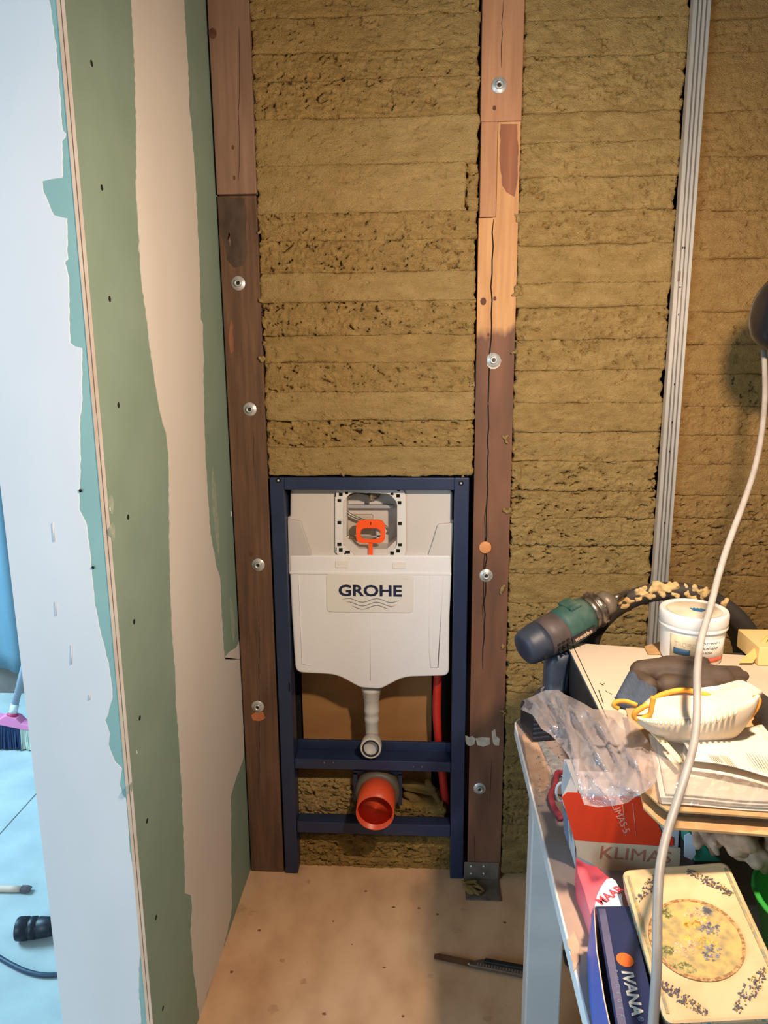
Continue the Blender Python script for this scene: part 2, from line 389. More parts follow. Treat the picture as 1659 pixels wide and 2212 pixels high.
# left bay
ly = [-70, 31, 107, 170, 252, 354, 457, 518, 587, 651, 724, 783, 847, 908, 966, 1028]
lst = ['m', 'm', 'r', 'r', 's', 's', 'r', 'R', 's', 'R', 's', 'r', 's', 'R', 's']
lm = [0, 0, 2, 2, 1, 1, 2, 2, 1, 0, 0, 0, 1, 0, 1]
zs = zat(780, ly)
for k in range(len(ly)-1):
    xr = .258 if k != 5 else .232
    batt(-.254, xr, zs[k+1], zs[k], lst[k], k+1, k, 100+k, M=WO[lm[k]], yb=(-.002 if lm[k] == 1 else .002)+(.001*(k % 3)))
batt(.232, .262, zs[6], zs[5], 'R', 6, 5, 139, M=WO[0], yb=.012, raggL=.006)
# right bay, between the stud and the metal profile
ry = [-60, 38, 118, 240, 305, 380, 453, 526, 610, 662, 732, 799, 870, 934, 997, 1062, 1120, 1180, 1242, 1305, 1370, 1436, 1500, 1568, 1640, 1712, 1790, 1895]
rst = 's m r s m r r s s r r m s m R R R r s r m r s s m r s'.split()
zs = zat(1290, ry)
for k in range(len(ry)-1):
    batt(.354, .7085+.003*math.sin(k*2.1), zs[k+1], zs[k], rst[k], k+1, k, 200+k, M=WO[4] if k > 22 else WO[0 if k % 3 else 2], yb=.001*((k*7) % 4), g=.0029, raggL=.006, raggR=.005)  # lowest courses take the darker wool, their shade painted in
# beyond the profile
qy = [-60, 40, 112, 240, 338, 455, 560, 673, 745, 808, 878, 940, 1004, 1070, 1120, 1178, 1245, 1310, 1380, 1450]
qst = 's m s m r m s m s m r m s r R r m r m'.split()
zs = zat(1530, qy)
for k in range(len(qy)-1):
    batt(.742, 1.06, zs[k+1], zs[k], qst[k], k+1, k, 300+k, M=WO[3], yb=.001*((k*5) % 4), g=.0031)
for k, (z0, z1) in enumerate(((zat(780,[-70])[0], 2.36), (2.36, 2.48), (2.48, 2.61))):
    batt(-.254, .258, z0, z1, 'm', 60+k, 61+k, 400+k, M=WO[k % 2], g=.006)
for k, (z0, z1) in enumerate(((zat(1290,[-60])[0], 2.34), (2.34, 2.47), (2.47, 2.61))):
    batt(.354, .708, z0, z1, 'm', 60+k, 61+k, 410+k, M=WO[k % 2], g=.006)
for k, (z0, z1) in enumerate(((zat(1530,[-60])[0], 2.34), (2.34, 2.47), (2.47, 2.61))):
    batt(.742, 1.06, z0, z1, 'm', 60+k, 61+k, 420+k, M=WO[3], g=.006)
for k in range(21):
    batt(1.063, 1.79, .03+k*.123, .03+(k+1)*.123, 'ms'[k % 2], 70+k+1, 70+k, 430+k, M=WO[3], g=.009)
for k in range(6): batt(.742, 1.06, .02+k*.111, .02+(k+1)*.111, 'm', 91+k+1, 91+k, 460+k, M=WO[3], g=.008)
box('backing_block', (.75, .05, 0, 1.8, .16, .7), WO[3], wb)
# tufts that stick out over the timber
for k, (a, b, r) in enumerate(((563,650,.007),(1020,828,.006),(1117,625,.011),(572,742,.005),(1110,760,.006),(1092,948,.007),(1096,1105,.010),(1088,1272,.008),(1090,1395,.007),(566,775,.008),(1128,330,.006),(1122,470,.007),
                               (588,935,.005),(1440,1186,.007),(1474,410,.006),(740,1025,.006),(1000,1027,.004),(1086,1540,.006),(560,500,.005),(1438,1222,.007))):
    c = W(a, b, y=-.004); rr = random.Random(k); cs = []
    for q in range(5):
        p = c + Vector((rr.uniform(-1,1)*r, rr.uniform(-.4,.4)*r, rr.uniform(-1,1)*r)); p2 = p+Vector((rr.uniform(-1,1), rr.uniform(-.4,.4), rr.uniform(-1,1)))*r*.8
        cs.append((p, p2, r*.5, r*.3))
    blob('wool_tuft', cs, WO[k % 2], wb, voxel=.0022, smooth=1)

# ------------------------------------------------------------------ timber
def wood(name, c1, c2, bump=.25, dark=None, zline=None):
    M = mat(name, c1, .75, c2, 9, (7,7,.55), bump=bump, bscale=22, bdist=.002, lo=.32, hi=.68)
    if dark and 'done' not in M:
        M['done'] = 1
        nt = M.node_tree; N = nt.nodes; L = nt.links; b = N['Principled BSDF']; src = b.inputs['Base Color'].links[0].from_socket
        g = N.new('ShaderNodeNewGeometry'); sp = N.new('ShaderNodeSeparateXYZ'); L.new(g.outputs['Position'], sp.inputs[0])
        nz = N.new('ShaderNodeTexNoise'); nz.inputs['Scale'].default_value = 28; mp = N.new('ShaderNodeMapping'); mp.inputs['Scale'].default_value = (1,1,.25)
        L.new(g.outputs['Position'], mp.inputs[0]); L.new(mp.outputs[0], nz.inputs['Vector'])
        ad = N.new('ShaderNodeMath'); ad.operation = 'MULTIPLY_ADD'; ad.inputs[1].default_value = .09; L.new(nz.outputs[0], ad.inputs[0]); L.new(sp.outputs[2], ad.inputs[2])
        r = N.new('ShaderNodeMapRange'); r.inputs[1].default_value = zline+.045+.012; r.inputs[2].default_value = zline+.045-.012; L.new(ad.outputs[0], r.inputs[0])
        n3 = N.new('ShaderNodeTexNoise'); n3.inputs['Scale'].default_value = 7; mp3 = N.new('ShaderNodeMapping'); mp3.inputs['Scale'].default_value = (3,3,.6)
        L.new(g.outputs['Position'], mp3.inputs[0]); L.new(mp3.outputs[0], n3.inputs['Vector'])
        mx0 = N.new('ShaderNodeMix'); mx0.data_type = 'RGBA'; mx0.inputs[6].default_value = lin(dark[0]); mx0.inputs[7].default_value = lin(dark[1]); 
        r3 = N.new('ShaderNodeMapRange'); r3.inputs[1].default_value = .35; r3.inputs[2].default_value = .65; L.new(n3.outputs[0], r3.inputs[0]); L.new(r3.outputs[0], mx0.inputs[0])
        mx = N.new('ShaderNodeMix'); mx.data_type = 'RGBA'; L.new(r.outputs[0], mx.inputs[0]); L.new(src, mx.inputs[6]); L.new(mx0.outputs[2], mx.inputs[7])
        L.new(mx.outputs[2], b.inputs['Base Color'])
    return M
m_oldwood = wood('old_timber_pinkish', (146,114,94), (124,94,76))
m_darkwood = wood('old_timber_dark', (112,82,60), (82,58,42), .4)
zl = W(1065, 715, y=0).z
m_rstud = wood('orange_timber', (200,150,100), (178,128,82), .25, ((122,82,60),(98,66,48)), zl)
m_rtop = wood('reddish_timber', (182,132,94), (160,112,78))
m_rred = wood('red_stained_timber', (150,94,62), (122,76,52))
m_black = mat('charred_patch', (62,50,40), .85, (84,66,52), 30, (1,1,.4), lo=.4, hi=.6)
zc = W(500, 421, y=0).z
sl = thing('wall_stud', (-.302, 0, 0), 'dark aged timber post between the green board and the blue frame', 'post', 'timber posts of the wall')
box('timber', (-.347, -.004, zc+.001, -.2535, .12, 2.6), m_oldwood, sl, bevel=.002)
box('timber', (-.348, 0, 0.0, -.2555, .12, zc-.002), m_darkwood, sl, bevel=.002)
def patch(name, pts, M, parent, y, thick=.0006, seed=2):
    P = [W(a, b, y=y-thick) for a, b in wavy(pts+[pts[0]], 1.5, 9, seed)[:-1]]
    V, F = prismg(P, (0, thick, 0)); return fixn(obj(name, V, F, M, parent))
patch('dark_stain', [(470,425),(528,428),(533,470),(530,520),(534,545),(526,575),(505,578),(490,560),(484,520),(476,500)], m_black, sl, 0)
patch('light_scrape', [(494,500),(497,498),(499,520),(496,532),(491,520)], m_oldwood, sl, 0)
patch('light_scrape', [(497,690),(503,705),(504,760),(498,765),(494,740)], m_rred, sl, 0)
patch('light_scrape', [(541,1545),(552,1538),(570,1538),(572,1552),(560,1558),(546,1556)], wood('bare_orange_wood', (196,124,78), (170,100,60)), sl, -.0004)
def crack(pts, y, parent, wd=.0016):
    V = []; F = []
    for i, (a, b) in enumerate(pts):
        c = W(a, b, y=y-.0004); w_ = wd*(.35 if i in (0, len(pts)-1) else 1)
        V += [c-Vector((w_/2,0,0)), c+Vector((w_/2,0,0))]
    for i in range(len(pts)-1): F.append((2*i, 2*i+1, 2*i+3, 2*i+2))
    n = len(V); V += [v+Vector((0,.0006,0)) for v in V]; F += [tuple(n+i for i in q)[::-1] for q in F]
    obj('crack', V, F, m_hole, parent)
rr = random.Random(5)
def wig(P, a=1.2): return [(x+rr.uniform(-a, a), y) for x, y in P]
crack(wig([(516-0, 60+k*30) for k in range(0, 12)], 1.5), -.004, sl, .001)
crack(wig([(560, 1330+k*28) for k in range(14)], 1.2), 0, sl, .0009)
crack(wig([(548, 930+k*20) for k in range(5)], .8), 0, sl, .0008)
m_knotd = mat('dark_knot', (84,48,32), .8, (104,64,44), 60)
def knot(parent, a, b, rx, rz, y): 
    c = W(a, b, y=y-.0005); V, F = prismg([c+Vector((rx*math.cos(t), 0, rz*math.sin(t))) for t in [k*math.pi/6 for k in range(12)]], (0,.0005,0)); fixn(obj('knot', V, F, m_knotd, parent))
for a, b in ((503,318),(506,384)): knot(sl, a, b, .003, .005, -.004)
knot(sl, 459, 72, .009, .011, -.004); knot(sl, 543, 1197, .006, .006, 0)
# bolts with washers: one built, the others copied
m_zinc = mat('zinc_plated_steel', (206,206,202), .38, (180,180,178), 50, metal=.45)
m_zincd = mat('bolt_socket', (50,48,44), .5, metal=.5)
def make_bolt(parent, c):
    X = T(*c)@Matrix.Rotation(math.pi/2, 4, 'X')
    wsh = lathe('washer', [(.0001,0),(.0165,0),(.0172,.0006),(.0165,.0018),(.0001,.0019)], m_zinc, parent, X=X, n=28)
    lathe('bolt_head', [(.0001,.0019),(.0085,.0019),(.0085,.0075),(.0075,.0088),(.0052,.0088),(.0048,.0052),(.0001,.0050)], m_zinc, wsh, X=X, n=20)
    lathe('bolt_socket', [(.0001,.0052),(.0044,.0052),(.0044,.0058),(.0001,.0060)], m_zincd, wsh, X=X, n=6, smooth=False)
    return wsh
spots = [(sl, 515, 612, 0), (sl, 540, 884, 0), (sl, 558, 1220, 0), (sl, 557, 1526, 0)]
sr = thing('wall_stud', (.306, 0, 0), 'two-tone timber post, orange above and red-brown below, right of the blue frame', 'post', 'timber posts of the wall')
del sl['group']; del sr['group']
zt = W(1098, 262, y=0).z; zm = W(1055, 470, y=0).z; xm = W(1062, 600, y=0).x
xm2 = W(1075, 300, y=0).x
box('timber', (.262, -.004, zt, .353, .12, 2.6), m_rtop, sr, bevel=.0015)
box('timber', (.264, -.003, zm+.001, xm2-.0006, .12, zt-.0005), m_rtop, sr, bevel=.0008)
box('timber', (.262, 0, 0.0, xm, .12, zm-.001), m_rstud, sr)
V, F = prismg([(xm2+.0004, 0, zt-.001), (.352, 0, zt-.001), (.352, 0, .0), (xm, 0, 0), (xm, 0, zm), (xm2+.0004, 0, zm)], (0, .12, 0))
fixn(obj('timber', V, F, m_rstud, sr))
patch('red_stain', [(1080,268),(1116,268),(1120,330),(1116,400),(1112,425),(1095,415),(1085,400),(1080,360)], m_rred, sr, 0)
def pxof(v):
    d = Vector(v)-CAM; return (IW/2+FPX*d.dot(RT)/d.dot(FW), IH/2-FPX*d.dot(UP)/d.dot(FW))
zz_ = np.arange(zm-.003, .62, -.03)
crack([(pxof((xm, 0, z))[0]+rr.uniform(-2.2, 2.2), pxof((xm, 0, z))[1]) for z in zz_], 0, sr, .0030)
crack([(pxof((xm-.004, 0, z))[0]+rr.uniform(-1.4, 1.4), pxof((xm, 0, z))[1]) for z in np.arange(1.06, .74, -.03)], 0, sr, .0020)
crack(wig([(1086-.6*k, 2+k*24) for k in range(7)], 1.2), -.004, sr, .0012)
crack([(1062,1640),(1060,1690),(1058,1740)], 0, sr, .0012); crack([(1025,1805),(1026,1862)], 0, sr, .003)
for a, b, r1, r2 in ((1044,651,.007,.009),(1069,645,.004,.005),(1055,723,.003,.004),(1054,872,.002,.003)): knot(sr, a, b, r1, r2, 0)
knot(sr, 1068, 233, .004, .005, -.004)
# dowel end, white paint smear
c = W(1048, 1182, y=0); lathe('dowel', [(.0001,0),(.0155,0),(.0155,.003),(.0145,.0042),(.0001,.0044)], mat('fresh_wood_dowel', (232,160,100), .6, (214,140,84), 40), sr, X=T(*c)@Matrix.Rotation(math.pi/2,4,'X'), n=24)
m_paint = mat('white_paint_smear', (206,196,180), .6, (180,164,146), 60)
for pts in ([(1005,1588),(1012,1592),(1022,1590),(1027,1596),(1026,1608),(1015,1612),(1006,1608)],[(1028,1595),(1040,1592),(1058,1594),(1060,1608),(1045,1613),(1030,1610)],[(1063,1580),(1068,1575),(1073,1590),(1079,1596),(1079,1611),(1070,1610),(1064,1606)]):
    patch('paint_smear', pts, m_paint, sr, 0, .0008, 8)
spots += [(sr, 1078, 185, -.004), (sr, 1066, 778, 0), (sr, 1050, 1243, 0), (sr, 1036, 1703, 0)]
proto = None
for (par, a, b, y) in spots:
    c = W(a, b, y=y)
    if proto is None: proto = make_bolt(par, c); pc = c; ppar = ORG[par.name]
    else:
        o = proto.copy(); COL.objects.link(o); o.parent = par; o.location = (c-ORG[par.name])-(pc-ppar)
        o.rotation_euler = (0, 0, 0)
        for ch in proto.children: q = ch.copy(); COL.objects.link(q); q.parent = o
patch('pale_paint_ring', [(1051,770),(1058,763),(1068,762),(1078,768),(1082,778),(1079,790),(1070,797),(1060,797),(1052,789)], m_paint, sr, 0, .0007)
# angle bracket and crumb
m_galv = mat('dusty_galvanised_steel', (130,118,104), .6, (104,94,84), 30, metal=.35)
ab = thing('angle_bracket', (.306, -.02, 0), 'dusty galvanised angle bracket screwed to the foot of the right post', 'bracket')
p0, p1 = W(1003, 1862, y=-.003), W(1078, 1862, y=-.003)
box('upright_plate', (p0.x, -.0035, .003, p1.x, -.001, p0.z), m_galv, ab, bevel=.0008)
q = W(1060, 1945, z=.003)
box('foot_plate', (p0.x, q.y, 0.0005, p1.x, -.001, .003), m_galv, ab, bevel=.0008)
for a, b in ((1018,1871),(1045,1871),(1018,1887),(1045,1887)):
    c = W(a, b, y=-.0036); lathe('screw', [(.0001,.0035),(.0028,.003),(.0042,0),(.0001,0)], m_zinc, ab, X=T(*c)@Matrix.Rotation(math.pi/2,4,'X'), n=12)
c = W(1020, 1920, z=.004); rr2 = random.Random(3); cs = []
for (a, b), (c_, d) in (((1003,1915),(1035,1916)),((1008,1908),(1028,1904)),((1012,1926),(1040,1928)),((1000,1905),(1012,1918)),((1030,1912),(1044,1924)),((1016,1918),(1034,1932)),((1008,1920),(1020,1930))):
    cs.append((W(a, b, z=.009), W(c_, d, z=.010), rr2.uniform(.005,.008), rr2.uniform(.004,.006)))
blob('wool_crumb', cs, WO[4], None, voxel=.0028, smooth=1, loc=(c.x, c.y, 0.003))
tag(bpy.data.objects['wool_crumb'], 'greyish crumb of mineral wool lying on the bracket foot', 'insulation')

# metal profile
m_prof = mat('galvanised_profile_steel', (214,208,200), .36, (196,190,182), 30, (1,1,.1), metal=.5)
mp_ = thing('metal_profile', (.723, -.02, 0), 'galvanised steel ceiling profile standing upright in front of the mineral wool', 'metal profile')
x0, x1 = .706, .743; ys_ = [(-.004,0), (-.022,0), (-.024,.001), (-.024,.008), (-.013,.0087), (-.013,.0113), (-.024,.012), (-.024,.0165), (-.013,.0172), (-.013,.0198), (-.024,.0205), (-.024,.026), (-.013,.0267), (-.013,.0293), (-.024,.030), (-.024,.0365), (-.022,.0375), (-.004,.0375)]
ring = [(x0+dx, y) for y, dx in ys_] + [(x0+.0367, -.004), (x0+.0367, -.010), (x0+.001, -.010), (x0+.001, -.004)]
V, F = loftg([[(x, y, z) for x, y in ring] for z in (0.001, 2.6)]); fixn(obj('channel', V, F, m_prof, mp_))
for a, b in ((1475,535),(1479,535),(1466,680),(1457,830),(1452,912),(1446,975),(1436,1130),(1469,620)):
    c = W(a, b, y=-.0245); box('punched_hole', (c.x-.0012, -.0249, c.z-.002, c.x+.0012, -.0241, c.z+.002), m_hole, mp_)
c = W(1467, 596, y=-.0245); box('punched_slot', (c.x-.003, -.0249, c.z-.011, c.x+.003, -.0237, c.z+.011), mat('slot_shadow', (120,98,86), .7), mp_)
# ------------------------------------------------------------------ toilet installation frame
m_navy = mat('navy_powder_coat', (38,50,80), .42, (32,44,72), 12, bump=.05, bscale=300)
fr = thing('toilet_frame', (0, .02, 0), 'navy blue steel installation frame between the two timber posts', 'frame')
def vx(a, b, y): return W(a, b, y=y).x
box('upright', (-.2495, -.006, .003, -.2135, .05, 1.131), m_navy, fr, bevel=.002)
box('upright', (.2135, -.006, .003, .2495, .05, 1.131), m_navy, fr, bevel=.002)
box('top_rail', (-.2133, -.006, 1.100, .2133, .05, 1.131), m_navy, fr, bevel=.002)
zc1, zc0 = W(800,1643,y=0).z, W(800,1664,y=0).z
box('cross_rail', (-.213, .0, zc0, .213, .062, zc1), m_navy, fr, bevel=.002)
box('cross_rail_flange', (-.213, .052, zc1, .213, .06, zc1+.028), m_navy, fr, bevel=.001)
zb1, zb0 = W(800,1779,y=.0).z, W(800,1803,y=.0).z
box('lower_rail', (-.213, .0, zb0, .213, .04, zb1), m_navy, fr, bevel=.002)
for a, b in ((700,1648),(720,1648),(893,1657),(912,1657)):
    c = W(a, b, y=-.0005); lathe('rivet', [(.0001,.002),(.003,.0016),(.004,0),(.0001,-.001)], mat('dull_bolt', (92,92,110), .5, metal=.5), fr, X=T(*c)@Matrix.Rotation(math.pi/2,4,'X'), n=12)
for a, b in ((601,1038),(996,1044)):
    c = W(a, b, y=-.0065); s0 = lathe('corner_hole', [(.0001,.0002),(.0062,.0002),(.0066,-.001),(.0001,-.001)], m_hole, fr, X=T(*c)@Matrix.Rotation(math.pi/2,4,'X'), n=18)
    lathe('screw', [(.0001,.0025),(.0026,.002),(.0034,.0003),(.0001,.0002)], m_zinc, s0, X=T(*c)@Matrix.Rotation(math.pi/2,4,'X'), n=12)
c = W(627, 1484, y=-.0065)
box('slot', (-.2205, -.0068, c.z-.012, -.2165, -.0055, c.z+.012), m_hole, fr)
# drain bracket: plate with two side legs
c0, c1 = W(766,1668,y=.03), W(866,1732,y=.03)
V, F = join(boxg(c0.x-.004, .028, c0.z-.006, c1.x+.004, .034, c0.z+.006), boxg(c0.x-.004, .028, c1.z, c0.x+.008, .034, c0.z), boxg(c1.x-.008, .028, c1.z-.01, c1.x+.004, .034, c0.z))
obj('drain_bracket', V, F, m_navy, fr, bevel=.001)

# cistern
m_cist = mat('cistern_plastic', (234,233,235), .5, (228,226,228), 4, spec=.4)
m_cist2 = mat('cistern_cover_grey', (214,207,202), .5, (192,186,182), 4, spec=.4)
YC = .016
ci = thing('concealed_cistern', (0, .1, .56), 'white plastic concealed cistern with open service window hung in the blue frame', 'cistern')
def P3(pts, y): return [W(a, b, y=y) for a, b in pts]
def rounded(pts, r, n=4):
    """rounded pixel polygon"""
    out = []; N_ = len(pts)
    for i in range(N_):
        p0, p, p1 = pts[i-1], pts[i], pts[(i+1) % N_]; rr_ = pts[i][2] if len(pts[i]) > 2 else r
        a = (p0[0]-p[0], p0[1]-p[1]); b = (p1[0]-p[0], p1[1]-p[1]); la, lb = math.hypot(*a), math.hypot(*b); q = min(rr_, la*.45, lb*.45)
        s = (p[0]+a[0]/la*q, p[1]+a[1]/la*q); e = (p[0]+b[0]/lb*q, p[1]+b[1]/lb*q)
        for k in range(n+1):
            t = k/n; out.append(((1-t)**2*s[0]+2*t*(1-t)*p[0]+t*t*e[0], (1-t)**2*s[1]+2*t*(1-t)*p[1]+t*t*e[1]))
    return out
low = rounded([(624,1200),(974,1200),(976,1235),(971,1330),(970,1460,14),(872,1463,20),(822,1489,8),(778,1486,8),(727,1458,20),(638,1453,16),(630,1330)], 5)
body = fixn(obj('tank', *prismg(P3(low, YC), (0, .125, 0)), m_cist, ci, bevel=.007, seg=3))
up = rounded([(627,1052,14),(978,1056,14),(977,1122,3),(981,1126,3),(975,1245),(623,1243),(619,1119,4),(626,1115,3)], 6)
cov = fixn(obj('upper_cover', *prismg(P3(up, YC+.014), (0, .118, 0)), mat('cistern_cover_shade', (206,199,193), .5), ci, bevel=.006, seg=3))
octa = [(759,1064),(840,1066),(858,1084),(858,1180),(832,1203),(768,1202),(741,1177),(741,1082)]
cut = obj('cut', *prismg(P3(octa, -.05), (0, .14, 0)), m_cist); fixn(cut)
for o in (cov,):
    b = o.modifiers.new('b', 'BOOLEAN'); b.object = cut; b.operation = 'DIFFERENCE'; b.solver = 'EXACT'; baked(o)
bpy.data.objects.remove(cut)
# lit ledge and raised side shoulders
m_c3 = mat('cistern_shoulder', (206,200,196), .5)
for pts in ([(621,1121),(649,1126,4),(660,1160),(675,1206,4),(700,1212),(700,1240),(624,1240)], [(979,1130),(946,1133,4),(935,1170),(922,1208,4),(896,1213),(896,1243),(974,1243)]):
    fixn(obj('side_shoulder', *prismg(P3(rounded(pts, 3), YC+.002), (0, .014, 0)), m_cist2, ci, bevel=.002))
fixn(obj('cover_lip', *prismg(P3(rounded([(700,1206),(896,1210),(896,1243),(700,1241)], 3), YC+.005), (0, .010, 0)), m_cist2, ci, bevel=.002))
fixn(obj('front_step', *prismg(P3([(625,1235),(975,1238),(975,1243),(625,1240)], YC-.002), (0, .012, 0)), m_cist, ci, bevel=.001))
for a, b in ((738,1219),(862,1221)):
    l = fixn(obj('latch', *prismg(P3(rounded([(a-14,b-8),(a+14,b-8),(a+14,b+8),(a-14,b+8)], 3), YC-.002), (0, .01, 0)), mat('white_clip', (232,226,220), .4), ci, bevel=.001))
    fixn(obj('latch_post', *prismg(P3([(a-3,b+8),(a+3,b+8),(a+3,b+17),(a-3,b+17)], YC+.001), (0, .005, 0)), m_cist, l))
for a in (688, 911): fixn(obj('rib', *prismg(P3([(a-2,1213),(a+3,1213),(a+3,1238),(a-2,1238)], YC+.002), (0, .006, 0)), m_cist, ci))
# moulded grooves of the tank front
def ridge(pts, M=m_cist, r=.0013, y=YC-.0005, name='moulded_ridge'): return tube(name, P3(pts, y), r, M, ci, 6)
ridge([(645,1240),(653,1434),(671,1437)]); ridge([(957,1244),(946,1442),(930,1442),(927,1400),(929,1244)]); ridge([(800,1325),(800,1470)], r=.0007)
plate = fixn(obj('name_plate', *prismg(P3(rounded([(705,1239),(893,1243),(892,1324),(706,1322)], 9), YC-.0022), (0, .003, 0)), mat('name_plate_white', (226,222,216), .42), ci, bevel=.001))
m_ink = mat('dark_blue_ink', (24,30,58), .5)
pc_ = W(799.5, 1276, y=YC-.0024); tx = W(868,1276,y=YC).x - W(731,1276,y=YC).x
V, F = textg('GROHE', .040, .0004, bold=.0012); xs_ = [v[0] for v in V]; k = tx/(max(xs_)-min(xs_)); mid = (max(xs_)+min(xs_))/2
ysr = [v[1] for v in V]; hy = (W(800,1264,y=YC).z-W(800,1289,y=YC).z)/(max(ysr)-min(ysr)); my = (max(ysr)+min(ysr))/2
V = [((v[0]-mid)*k, (v[1]-my)*hy, v[2]) for v in V]
obj('lettering', V, F, m_ink, plate, X=T(*pc_)@Matrix.Rotation(math.pi/2,4,'X'))
m_wave = mat('grey_blue_ink', (96,98,116), .5)
for (x0, x1, yy) in ((739,863,1297),(748,853,1305),(760,841,1312)):
    n = 28; P = []
    for i in range(n+1):
        u = i/n; X_ = x0+(x1-x0)*u; P.append(W(X_, yy+4.2*math.sin((X_-739)/ 124*2*math.pi*2+3.4) + (X_-800)*.012, y=YC-.0024))
    V = []; 
    for i, p in enumerate(P): h = .0009*min(1, i/4+.3, (n-i)/4+.3); V += [p+Vector((0,0,h)), p-Vector((0,0,h))]
    F = [(2*i, 2*i+1, 2*i+3, 2*i+2) for i in range(n)]; nv = len(V); V += [v+Vector((0,.0003,0)) for v in V]; F += [tuple(nv+i for i in q)[::-1] for q in F]
    obj('wave_mark', V, F, m_wave, plate)
# access frame with octagonal opening and mounting slots
outer = resample(P3(rounded([(724,1057),(876,1058),(877,1201),(724,1199)], 7), YC+.006), 64)
inn = resample(P3(octa, YC+.006), 64)
cc = W(800,1130,y=YC+.006)
def ang(p): return math.atan2(p.z-cc.z, p.x-cc.x)
def polar(P, n=64):
    out = []
    for k in range(n):
        t = 2*math.pi*k/n; d = Vector((math.cos(t), 0, math.sin(t))); best = None
        for a, b in zip(P, P[1:]+P[:1]):
            e = b-a; den = d.x*e.z-d.z*e.x
            if abs(den) < 1e-12: continue
            r_ = a-cc; s = (r_.x*e.z-r_.z*e.x)/den; u = (r_.x*d.z-r_.z*d.x)/den
            if s > 0 and -1e-6 <= u <= 1+1e-6: best = s
        out.append(cc+d*best)
    return out
O_, I_ = polar(outer), polar(inn); n = 64; dy = Vector((0, .006, 0))
V = O_+I_+[p+dy for p in O_]+[p+dy for p in I_]; F = []
for j in range(n):
    q = (j+1) % n; F += [(j, q, n+q, n+j), (2*n+j, 3*n+j, 3*n+q, 2*n+q), (j, 2*n+j, 2*n+q, q), (n+j, n+q, 3*n+q, 3*n+j)]
m_white = mat('white_plastic', (222,220,218), .4)
af = fixn(obj('access_frame', V, F, m_white, ci))
slots = [(725,1069,2,8),(736,1068,8,7),(733,1081,8,6),(860,1071,8,7),(863,1086,8,7),(733,1129,8,7),(864,1131,8,7),(733,1176,9,7),(736,1188,8,8),(751,1193,10,6),(726,1187,2,8),(745,1196,3,3),
         (864,1177,8,6),(860,1190,8,7),(847,1195,8,7),(749,1065,6,5),(847,1067,6,5),(738,1057,7,4),(861,1059,7,4)]
g = []
for a, b, ww, hh in slots: g.append(prismg(P3([(a-ww/2,b-hh/2),(a+ww/2,b-hh/2),(a+ww/2,b+hh/2),(a-ww/2,b+hh/2)], YC+.0056), (0,.0006,0)))
tag(fixn(obj('mounting_slots', *join(*g), m_hole, af)), kind='stuff')
# inside the window
m_in = mat('cavity_plastic', (196,186,168), .5, (186,176,158), 8)
m_in2 = mat('cavity_plastic_grey', (170,168,172), .4)
q0, q1 = W(745,1195,y=.09), W(835,1110,y=.09)
box('float_chamber', (q0.x-.004, .075, q0.z-.004, q0.x+.078, .108, q1.z), m_in, ci, bevel=.004)
box('float_chamber_step', (q0.x-.004, .066, W(0+800,1190,y=.07).z, q0.x+.085, .075, W(800,1178,y=.07).z), m_in, ci, bevel=.002)
box('rear_ledge', (q0.x-.004, .07, W(800,1097,y=.08).z, q1.x+.02, .105, W(800,1090,y=.08).z), m_in2, ci, bevel=.002)
m_hose = mat('braided_hose', (150,148,138), .35, (110,108,100), 200, metal=.6)
tube('supply_hose', crom(P3([(797,1071),(772,1066),(752,1076),(745,1092),(752,1108),(775,1120),(800,1128),(830,1136),(838,1146),(836,1154)], .05), 5), .0035, m_hose, ci, 10)
m_brass = mat('brass_nickel_fitting', (196,178,150), .3, metal=.8)
c = W(803, 1070, y=.055)
lathe('angle_valve', [(.0001,-.012),(.006,-.012),(.006,-.004),(.010,-.003),(.010,.004),(.006,.005),(.006,.012),(.0001,.012)], m_brass, ci, X=T(*c)@Matrix.Rotation(math.pi/2,4,'Y'), n=12)
lathe('valve_nut', [(.0001,-.014),(.004,-.014),(.007,-.010),(.007,.0),(.0001,.0)], m_brass, ci, X=T(*c), n=8)
lathe('valve_rosette', [(.0001,0),(.017,0),(.018,.004),(.0001,.005)], mat('grey_rosette', (120,114,108), .5), ci, X=T(c.x+.004, .075, c.z+.003)@Matrix.Rotation(math.pi/2,4,'X'), n=24)
c = W(752, 1161, y=.045)
lathe('float_valve_nut', [(.0001,-.006),(.008,-.006),(.008,.004),(.004,.005),(.004,.022),(.0001,.022)], m_brass, ci, X=T(*c)@Matrix.Rotation(math.pi/2,4,'Y'), n=10)
tube('float_rod', P3([(765,1161),(800,1160),(822,1158)], .05), .003, mat('rod_grey', (150,146,140), .4), ci, 8)
box('valve_shadow_part', (W(741,1160,y=.06).x-.002, .05, W(750,1192,y=.06).z, W(753,1160,y=.06).x, .075, W(750,1160,y=.06).z), mat('black_rubber', (26,25,27), .6), ci, bevel=.002)  # black block stands for the shade beside the valve
